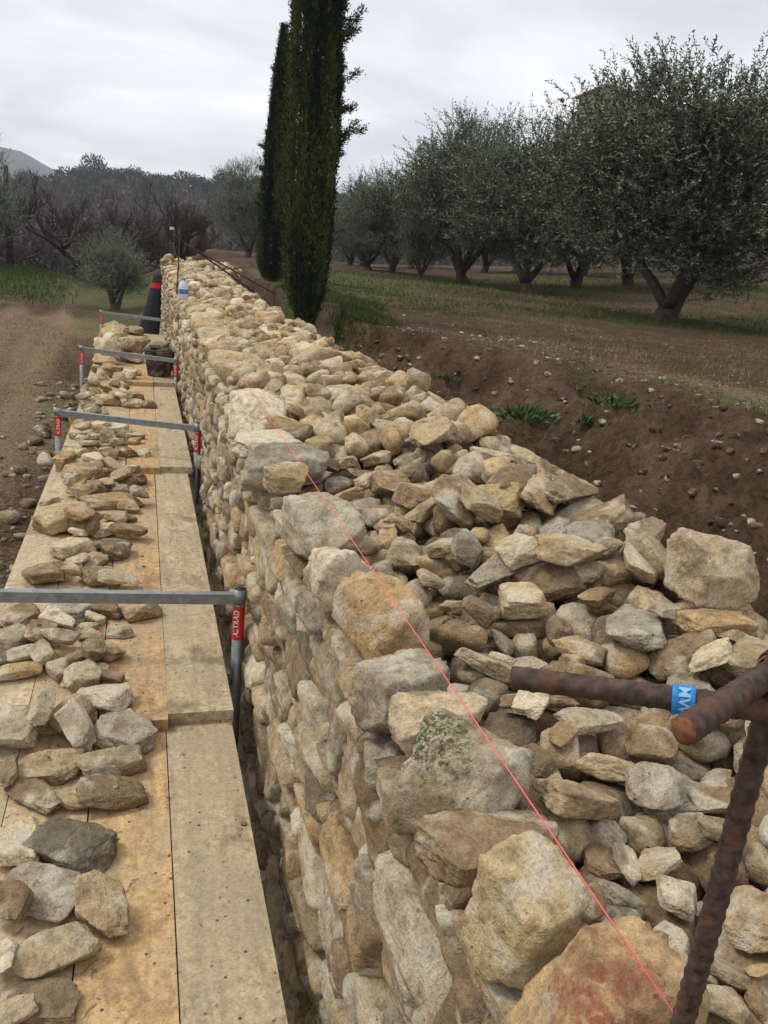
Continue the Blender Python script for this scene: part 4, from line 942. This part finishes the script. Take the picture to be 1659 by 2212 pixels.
tree('cypress_tree', *cypress_mesh(22, 4.42, [(0, .16), (.06, .28), (.3, .31), (.5, .28), (.7, .18), (.88, .085), (.96, .03), (1, .004)], 9000, False), (p2[0], p2[1], gz(p2[0], p2[1])), 1.0, (1, 1, 1), 'slimmer cypress behind the broad one, with a pointed top', 'cypresses beside the wall', tilt=.0)

# ---- bare pruned trees
def bare_mesh(seed, spread, H, nl=6, twigs=500, twl=.6, red=0):
    r = np.random.default_rng(seed); mb = MB(); tw = MB(); tips = []
    def grow(p, d, L, rad, depth):
        n = 7; pts = [p]; dd = d.copy()
        for i in range(n):
            dd = unit(dd+r.normal(0, .24, 3)+np.array([0, 0, .10*(depth > 0)])); pts.append(pts[-1]+dd*L/n)
        mb.tube(np.array(pts), np.linspace(rad, rad*.55, n+1), 7 if rad > .04 else 5, rad > .04)
        tips.extend([(q, dd) for q in pts[3:]] if depth >= 1 else [])
        if depth < 3:
            for k in range(int(r.integers(2, 4))):
                q = pts[int(r.integers(3, n+1))]; nd = unit(dd*.7+r.normal(0, .65, 3)*[1, 1, .6]+[0, 0, .25]); grow(q, nd, L*r.uniform(.5, .75), rad*.58, depth+1)
    mb.tube([(0, 0, -.3), (.0, 0, .1), (.05, .02, .5), (.08, .05, H*.20)], [.32, .24, .20, .22], 10)
    for i in range(nl):
        a = i*2*math.pi/nl+r.uniform(-.3, .3); grow(np.array([.08, .05, H*.2-.05]), unit(np.array([math.cos(a), math.sin(a), .55+r.uniform(-.1, .5)])), spread*.62, .11, 0)
    for i in range(twigs):
        q, dd = tips[int(r.integers(len(tips)))]; d2 = unit(dd*.2+r.normal(0, .25, 3)+[0, 0, 1.]); L = r.uniform(.4, 1)*twl
        tw.tube([q, q+d2*L*.5+r.normal(0, .03, 3), q+d2*L], [.012, .009, .004], 3, False)
    return mb.fast('trunk', M_DBARK), tw.fast('crown', M_RTWIG if red else M_DBARK)
BT = bare_mesh(31, 4.6, 4.4, 7, 900, .8); BR = bare_mesh(34, 2.6, 4.0, 6, 1300, .8, 1)
p = onz(172, 602, -2.6)
tree('bare_tree', *BT, (-2.75, 41, gz(-2.75, 41)), .9, (1.25, 1.25, .80), 'large gnarled leafless tree with low spreading limbs on the green bank', 'leafless trees below the wall')
tree('bare_tree', *BR, (1.9, 43, gz(1.9, 43)-.3), 2.2, (.95, .95, .85), 'leafless tree with reddish twigs behind the far end of the wall', 'leafless trees below the wall')
tree('bare_tree', *BT, (-8.6, 44, gz(-8.6, 44)-.2), 3.6, (1.1, 1.1, .75), 'leafless tree whose twigs reach in from the edge of the view', 'leafless trees below the wall')
tree('bare_tree', *BR, (-.6, 47, gz(-.6, 47)-.3), 4.2, (1.3, 1.3, .85), 'leafless red-brown tree between the gnarled tree and the wall end', 'leafless trees below the wall')
def pole_tree():
    t = empty('dead_trunk', (-5.6, 41, gz(-5.6, 41))); tag(t, 'straight dark bare trunk rising from the green bank by the gnarled tree', 'tree')
    mb = MB(); mb.tube([(0, 0, -.3), (.03, 0, 1), (-.05, 0, 2.4), (.0, 0, 4.2)], [.20, .15, .13, .09], 9); obj('trunk', mb.fast('trunk', M_DBARK), t)
pole_tree()
for k, (x, y, sc0, q) in enumerate([(-10.5, 56, 1.5, 'first'), (-7.6, 60, 1.7, 'second'), (-4.4, 57, 1.5, 'third'), (-1.6, 61, 1.8, 'fourth'), (1.2, 56, 1.5, 'fifth'), (4.6, 60, 1.7, 'sixth'), (-13, 60, 1.8, 'outermost')]):
    tree('bare_tree', *(BR if k % 2 else BT), (x, y, gz(x, y)-.2), k*1.7, (sc0*1.15, sc0*1.15, sc0*.50), 'brown leafless tree in the thicket behind the gnarled tree, '+q+' of its row', 'leafless thicket below the wall')
FARB = bare_mesh(37, 4., 8.5, 7, 2400, 2.2, 1)
for k, (x, y) in enumerate([(27., 84.), (30.5, 86.)]):
    tree('bare_tree', *FARB, (x, y, 1.2), k*2., (.9, .9, 1.05+.1*k), ['leafless tree rising over the far grove, nearer the cypress', 'leafless tree rising over the far grove, nearer the olives'][k], 'leafless trees beyond the grove')

# ---- forest and pines on the hill
def puff(n, rx, rz_, zc, leafL, seed, tint, sd=.15):
    global rng
    keep = rng; rng = np.random.default_rng(seed); v = unit(rng.normal(0, 1, (n, 3)))*rng.random((n, 1))**.4
    v = v*(1+.5*fbm(v*1.6+seed, 2)[:, None]); P0 = v*[rx, rx, rz_]+[0, 0, zc]
    D = unit(v*[1, 1, .8]+rng.normal(0, .6, (n, 3))+[0, 0, .35]); V, Fq, T = leaves(P0, D, leafL*rng.uniform(.5, 1.3, n), leafL*.35, np.clip(rng.normal(tint, sd, n), 0, 1)); rng = keep; return V, Fq, T
PU = [puff(260, 3.1, 3.4, 4.8, 1.5, 500+i, .35+.1*i) for i in range(5)]
PUP = puff(320, 3.0, 3.2, 5.0, 1.3, 520, .97, .03)
Vs, Fs, Ts, c = [], [], [], 0
fr = np.random.default_rng(77)
for i in range(1500):
    a = fr.uniform(-.36, .46); r = 112+176*fr.random()**.8
    x, y = r*math.sin(a), r*math.cos(a); z = gz(x, y)
    if z > 40: continue
    s = fr.uniform(.6, 1.1); V, Fq, T = PUP if fr.random() < (.8 if r > 222 else .06) else PU[int(fr.integers(5))]
    ca, sa = math.cos(i), math.sin(i)
    W = (V*s) @ np.array([[ca, sa, 0], [-sa, ca, 0], [0, 0, 1]])+[x, y, z-1]
    Vs.append(W); Fs.append(Fq+c); Ts.append(np.clip(T+fr.normal(0, .12), 0, 1)); c += len(W)
tag(obj('woods', fast_mesh('woods', np.vstack(Vs), np.vstack(Fs), False, np.repeat(np.concatenate(Ts)[:, None], 3, 1), [M_FOREST])), 'brown leafless woodland covering the far hillside', 'woodland', kind='stuff')
PINE = [puff(700, 3.4, 3.0, 7.2, .95, 600+i, .4, .2) for i in range(3)]
PM = [fast_mesh('crown', V, Fq, False, np.repeat(T[:, None], 3, 1), [M_PINE]) for V, Fq, T in PINE]
mb = MB(); mb.tube([(0, 0, -1), (.1, 0, 5), (0, 0, 9)], [.3, .22, .1], 7); PT = mb.fast('trunk', M_DBARK)
pn = np.random.default_rng(5)
for k, px in enumerate([60, 82, 165, 180, 205, 222, 246, 270, 288, 306, 335, 352, 372, 392, 412, 432, 448, 470, 486, 500, 520, 540, 556]):
    a = math.atan2(*(ray(px, 470)[:2])); r = pn.uniform(255, 280); x, y = r*math.sin(a), r*math.cos(a); s = pn.uniform(.72, .95)
    tree('pine_tree', PT, PM[k % 3], (x, y, gz(x, y)+(.5 if k > 1 else -1)), k*1.3, (s, s, s*pn.uniform(.85, 1.15)), 'dark pine on the far skyline, '+(['leftmost']+[w_+' from the left' for w_ in 'second third fourth fifth sixth seventh eighth ninth tenth eleventh twelfth thirteenth fourteenth fifteenth sixteenth seventeenth eighteenth nineteenth twentieth twenty-first twenty-second'.split()]+['nearest the cypress'])[k], 'pines on the far skyline')

# ---- house on the slope
def house():
    d = atd(1376, 206, 78.); x, y, zt = d; g = gz(x, y); H = zt-g; t = empty('house', (x, y, g), math.radians(-62)); tag(t, 'pale gabled house half hidden behind the largest olive', 'house')
    m_w = simple('pale_render', (.30, .265, .19), .9, 0, 1.2, (.85, 1.1), .2, .02); m_r = simple('roof_tiles', (.22, .13, .085), .9, 0, 6, (.7, 1.3), .8, .05); m_g = simple('dark_glass', (.03, .035, .04), .2); m_s = simple('shutters', (.16, .19, .17), .7)
    hw, hl, e = 2.9, 5.0, H-.95
    V = np.array([(-hw, -hl, -1), (hw, -hl, -1), (hw, hl, -1), (-hw, hl, -1), (-hw, -hl, e), (hw, -hl, e), (hw, hl, e), (-hw, hl, e), (0, -hl, H-.12), (0, hl, H-.12)])
    obj('wall', fast_mesh('wall', V, [np.array([[1, 2, 6, 5], [3, 0, 4, 7]]), np.array([[0, 1, 5], [0, 5, 8], [0, 8, 4], [2, 3, 7], [2, 7, 9], [2, 9, 6]])], False, mats=[m_w]), t)
    for sg in (-1, 1):
        mb = MB(); a = math.atan2(.83, hw)*sg; M3 = np.array([[math.cos(a), 0, math.sin(a)], [0, 1, 0], [-math.sin(a), 0, math.cos(a)]])
        mb.box((sg*(hw+.35)/2, 0, H-.12-.83*(hw+.35)/2/hw+.09), (math.hypot(hw+.35, .95)/2, hl+.3, .08), M3); obj('roof', mb.mesh('roof', m_r, False), t)
    for wx_, wz in ((-1.3, e-1.9), (1.3, e-1.9), (-1.3, e-4.4), (1.3, e-4.4)):
        mb = MB(); mb.box((wx_, -hl-.02, wz), (.42, .03, .62)); f_ = obj('window', mb.mesh('window', m_g, False), t)
        for q in (-1, 1): mb = MB(); mb.box((wx_+q*.64, -hl-.05, wz), (.2, .03, .64)); obj('shutter', mb.mesh('shutter', m_s, False), f_)
house()

# ---- grass, weeds, stones on the ground, sticks
def blades(n, xf, yf, hmin, hmax, cond, tintf, name, label, w_=.006):
    x = xf(n); y = yf(n); T = terrain(x, y); ok = cond(x, y, T); x, y, z = x[ok], y[ok], T[0][ok]; m = len(x)
    D = unit(np.stack([rng.normal(0, .45, m), rng.normal(0, .45, m), np.ones(m)], -1)); V, Fq, Tt = leaves(np.stack([x, y, z-.004], -1), D, rng.uniform(hmin, hmax, m), w_, np.clip(tintf(x, y, m), 0, 1))
    return V, Fq, Tt
parts = []
U = lambda a, b: (lambda n: rng.uniform(a, b, n))
gt = lambda x, y, m: .46+1.1*fbm(np.stack([x*.5, y*.5, x*0], -1), 3)+rng.normal(0, .15, m)
parts.append(blades(60000, U(2.2, 14), U(3.5, 18), .03, .075, lambda x, y, T: (T[1] > 1.0) & (rng.random(len(x)) < np.clip(.5+1.6*fbm(np.stack([x*.7, y*.7, x*0], -1), 3), .08, 1)), gt, '', '', .007))
parts.append(blades(45000, U(3, 30), U(13, 34), .05, .12, lambda x, y, T: T[1] > 1.0, gt, '', '', .013))
parts.append(blades(9000, lambda n: rng.normal(2.42, .15, n), lambda n: rng.normal(9.8, .4, n), .05, .12, lambda x, y, T: (T[1] > .8), lambda x, y, m: rng.normal(.15, .12, m), '', '', .009))
parts.append(blades(9000, U(1.6, 3.2), U(11, 15), .05, .12, lambda x, y, T: (T[1] > .9), lambda x, y, m: rng.normal(.2, .12, m), '', '', .010))
parts.append(blades(40000, lambda n: rng.uniform(-12, -1.0, n), U(27, 46), .08, .22, lambda x, y, T: (x < -1.9-.028*y+rng.normal(0, .4, len(x))) & (y > 30+rng.normal(0, 1.6, len(x))+4*fbm(np.stack([x*.5, y*.1, x*0], -1), 2)) & (rng.random(len(x)) < .7), lambda x, y, m: rng.normal(.22, .15, m), '', '', .03))
parts.append(blades(22000, U(-6, -.7), U(4, 26), .03, .08, lambda x, y, T: fbm(np.stack([x*1.2, y*.5, x*0], -1), 3) > .05, lambda x, y, m: rng.normal(.6, .2, m), '', '', .008))
parts.append(blades(7000, U(2.0, 4.0), U(1.5, 9), .02, .09, lambda x, y, T: (T[1] > .1) & (fbm(np.stack([x*2, y*2, x*0], -1), 2) > .12), lambda x, y, m: rng.normal(.8, .2, m), '', '', .004))
c = 0; Vs, Fs, Ts = [], [], []
for V, Fq, T in parts: Vs.append(V); Fs.append(Fq+c); Ts.append(T); c += len(V)
tag(obj('grass', fast_mesh('grass', np.vstack(Vs), np.vstack(Fs), False, np.repeat(np.concatenate(Ts)[:, None], 3, 1), [M_GRASS])), 'short patchy grass on the field, the bank and beside the track', 'grass', kind='stuff')
def weed(px, py, s, n, label):
    best = None
    for q in np.linspace(2, 14, 600):
        v = atd(px, py, q)
        if gz(v[0], v[1]) > v[2]: best = v; break
    if best is None: return
    t = empty('weed', tuple(best)); tag(t, label, 'plant', 'weeds on the earth bank')
    m = n; P0 = rng.normal(0, s*.38, (m, 3))*[1.2, .8, .3]; P0[:, 2] = np.abs(P0[:, 2]); D = unit(P0+rng.normal(0, .08, (m, 3))+[0, 0, .1]); V, Fq, T = leaves(P0, D, rng.uniform(.04, .09, m), .026, rng.random(m))
    obj('foliage', fast_mesh('foliage', V, Fq, False, np.repeat(T[:, None], 3, 1), [M_WEED]), t)
    mb = MB()
    for i in range(7): a = rng.uniform(0, 6.28); mb.tube([(0, 0, -.03), (s*.3*math.cos(a), s*.3*math.sin(a), s*.25), (s*.6*math.cos(a), s*.6*math.sin(a), s*.35)], [.004, .003, .002], 4)
    obj('stem', mb.fast('stem', M_WEED), t)
weed(1140, 905, .26, 240, 'largest leafy green weed clump on the earth bank')
weed(1330, 880, .22, 120, 'loose green weed at the right of the leafy clump on the bank')
weed(972, 826, .12, 70, 'small green weed low on the bank above the stone heap')
weed(1270, 915, .08, 40, 'tiny weed between the two bigger ones on the bank')
# stones and crumbs lying on the lower field and the earth
gs = []
for i in range(560):
    x = rng.uniform(-2.6, -.62); y = 3+rng.random()**1.3*12
    if rng.random() > np.clip(1.3-abs(x+.9)*1.3, .08, 1): continue
    a = rng.uniform(.015, .05) if rng.random() < .7 else rng.uniform(.05, .12); gs.append((LO2[i % 12], (x, y, gz(x, y)+a*.25), (a, a*.8, a*.55), rotm(rng.uniform(0, 6), rng.normal(0, .2), 0), pick('tbgdw', [3, 4, 2, 4, 1])*.7))
for i in range(1500):
    x = rng.uniform(1.8, 6.5); y = rng.uniform(1.0, 12); a = rng.uniform(.004, .014) if rng.random() < .97 else rng.uniform(.02, .04); gs.append((LO2[i % 12], (x, y, gz(x, y)+a*.2), (a, a*.8, a*.6), rotm(rng.uniform(0, 6), 0, 0), pick('tbd', [.8, 4, 9])*.45))
for i in range(1100):
    x = rng.uniform(1.75, 4.2); y = rng.uniform(1.0, 9); a = rng.uniform(.012, .045); gs.append((LO2[i % 12], (x, y, gz(x, y)-a*.25), (a, a*.85, a*.6), rotm(rng.uniform(0, 6), 0, 0), np.array([.075, .048, .03])*rng.uniform(.7, 1.3)))
V1, F1, C1 = merged_rocks(gs)
tag(obj('gravel', fast_mesh('gravel', V1, F1, True, C1, [M_WALL])), 'scattered stones and earth clods on the ground both sides of the wall', 'gravel', kind='stuff')
# crumbs on planks
gs = []
for i in range(420):
    x = rng.uniform(-.5, .30); y = rng.uniform(1.0, 9.5)**1; a = rng.uniform(.0015, .006) if rng.random() < .93 else rng.uniform(.006, .012); gs.append((LO2[i % 12], (x, y, float(hd.H[hd.win(x, y, .01)].min())+a*.6-.004), (a, a*.8, a*.5), rotm(rng.uniform(0, 6), 0, 0), pick('bdtw', [4, 4, 2, 1])*.7))
V1, F1, C1 = merged_rocks(gs)
tag(obj('crumbs', fast_mesh('crumbs', V1, F1, True, C1, [M_WALL])), 'earth and stone crumbs scattered over the scaffold planks', 'crumbs', kind='stuff')

# ------------------------------------------------------------------ haze
HAZE = .00045
mb = MB(); mb.box((0, 760, 45), (900, 860, 67))
hm_ = bpy.data.materials.new('haze'); hm_.use_nodes = True; nt = hm_.node_tree; nt.nodes.clear()
pv = N(nt, 'ShaderNodeVolumePrincipled', ins={'Density': HAZE, 'Color': (.80, .86, .97, 1), 'Anisotropy': .2}); mo = nt.nodes.new('ShaderNodeOutputMaterial'); nt.links.new(pv.outputs[0], mo.inputs['Volume'])
if HAZE: tag(obj('haze', mb.fast('haze', hm_, False)), 'thin winter haze in the valley air', 'haze', kind='stuff')
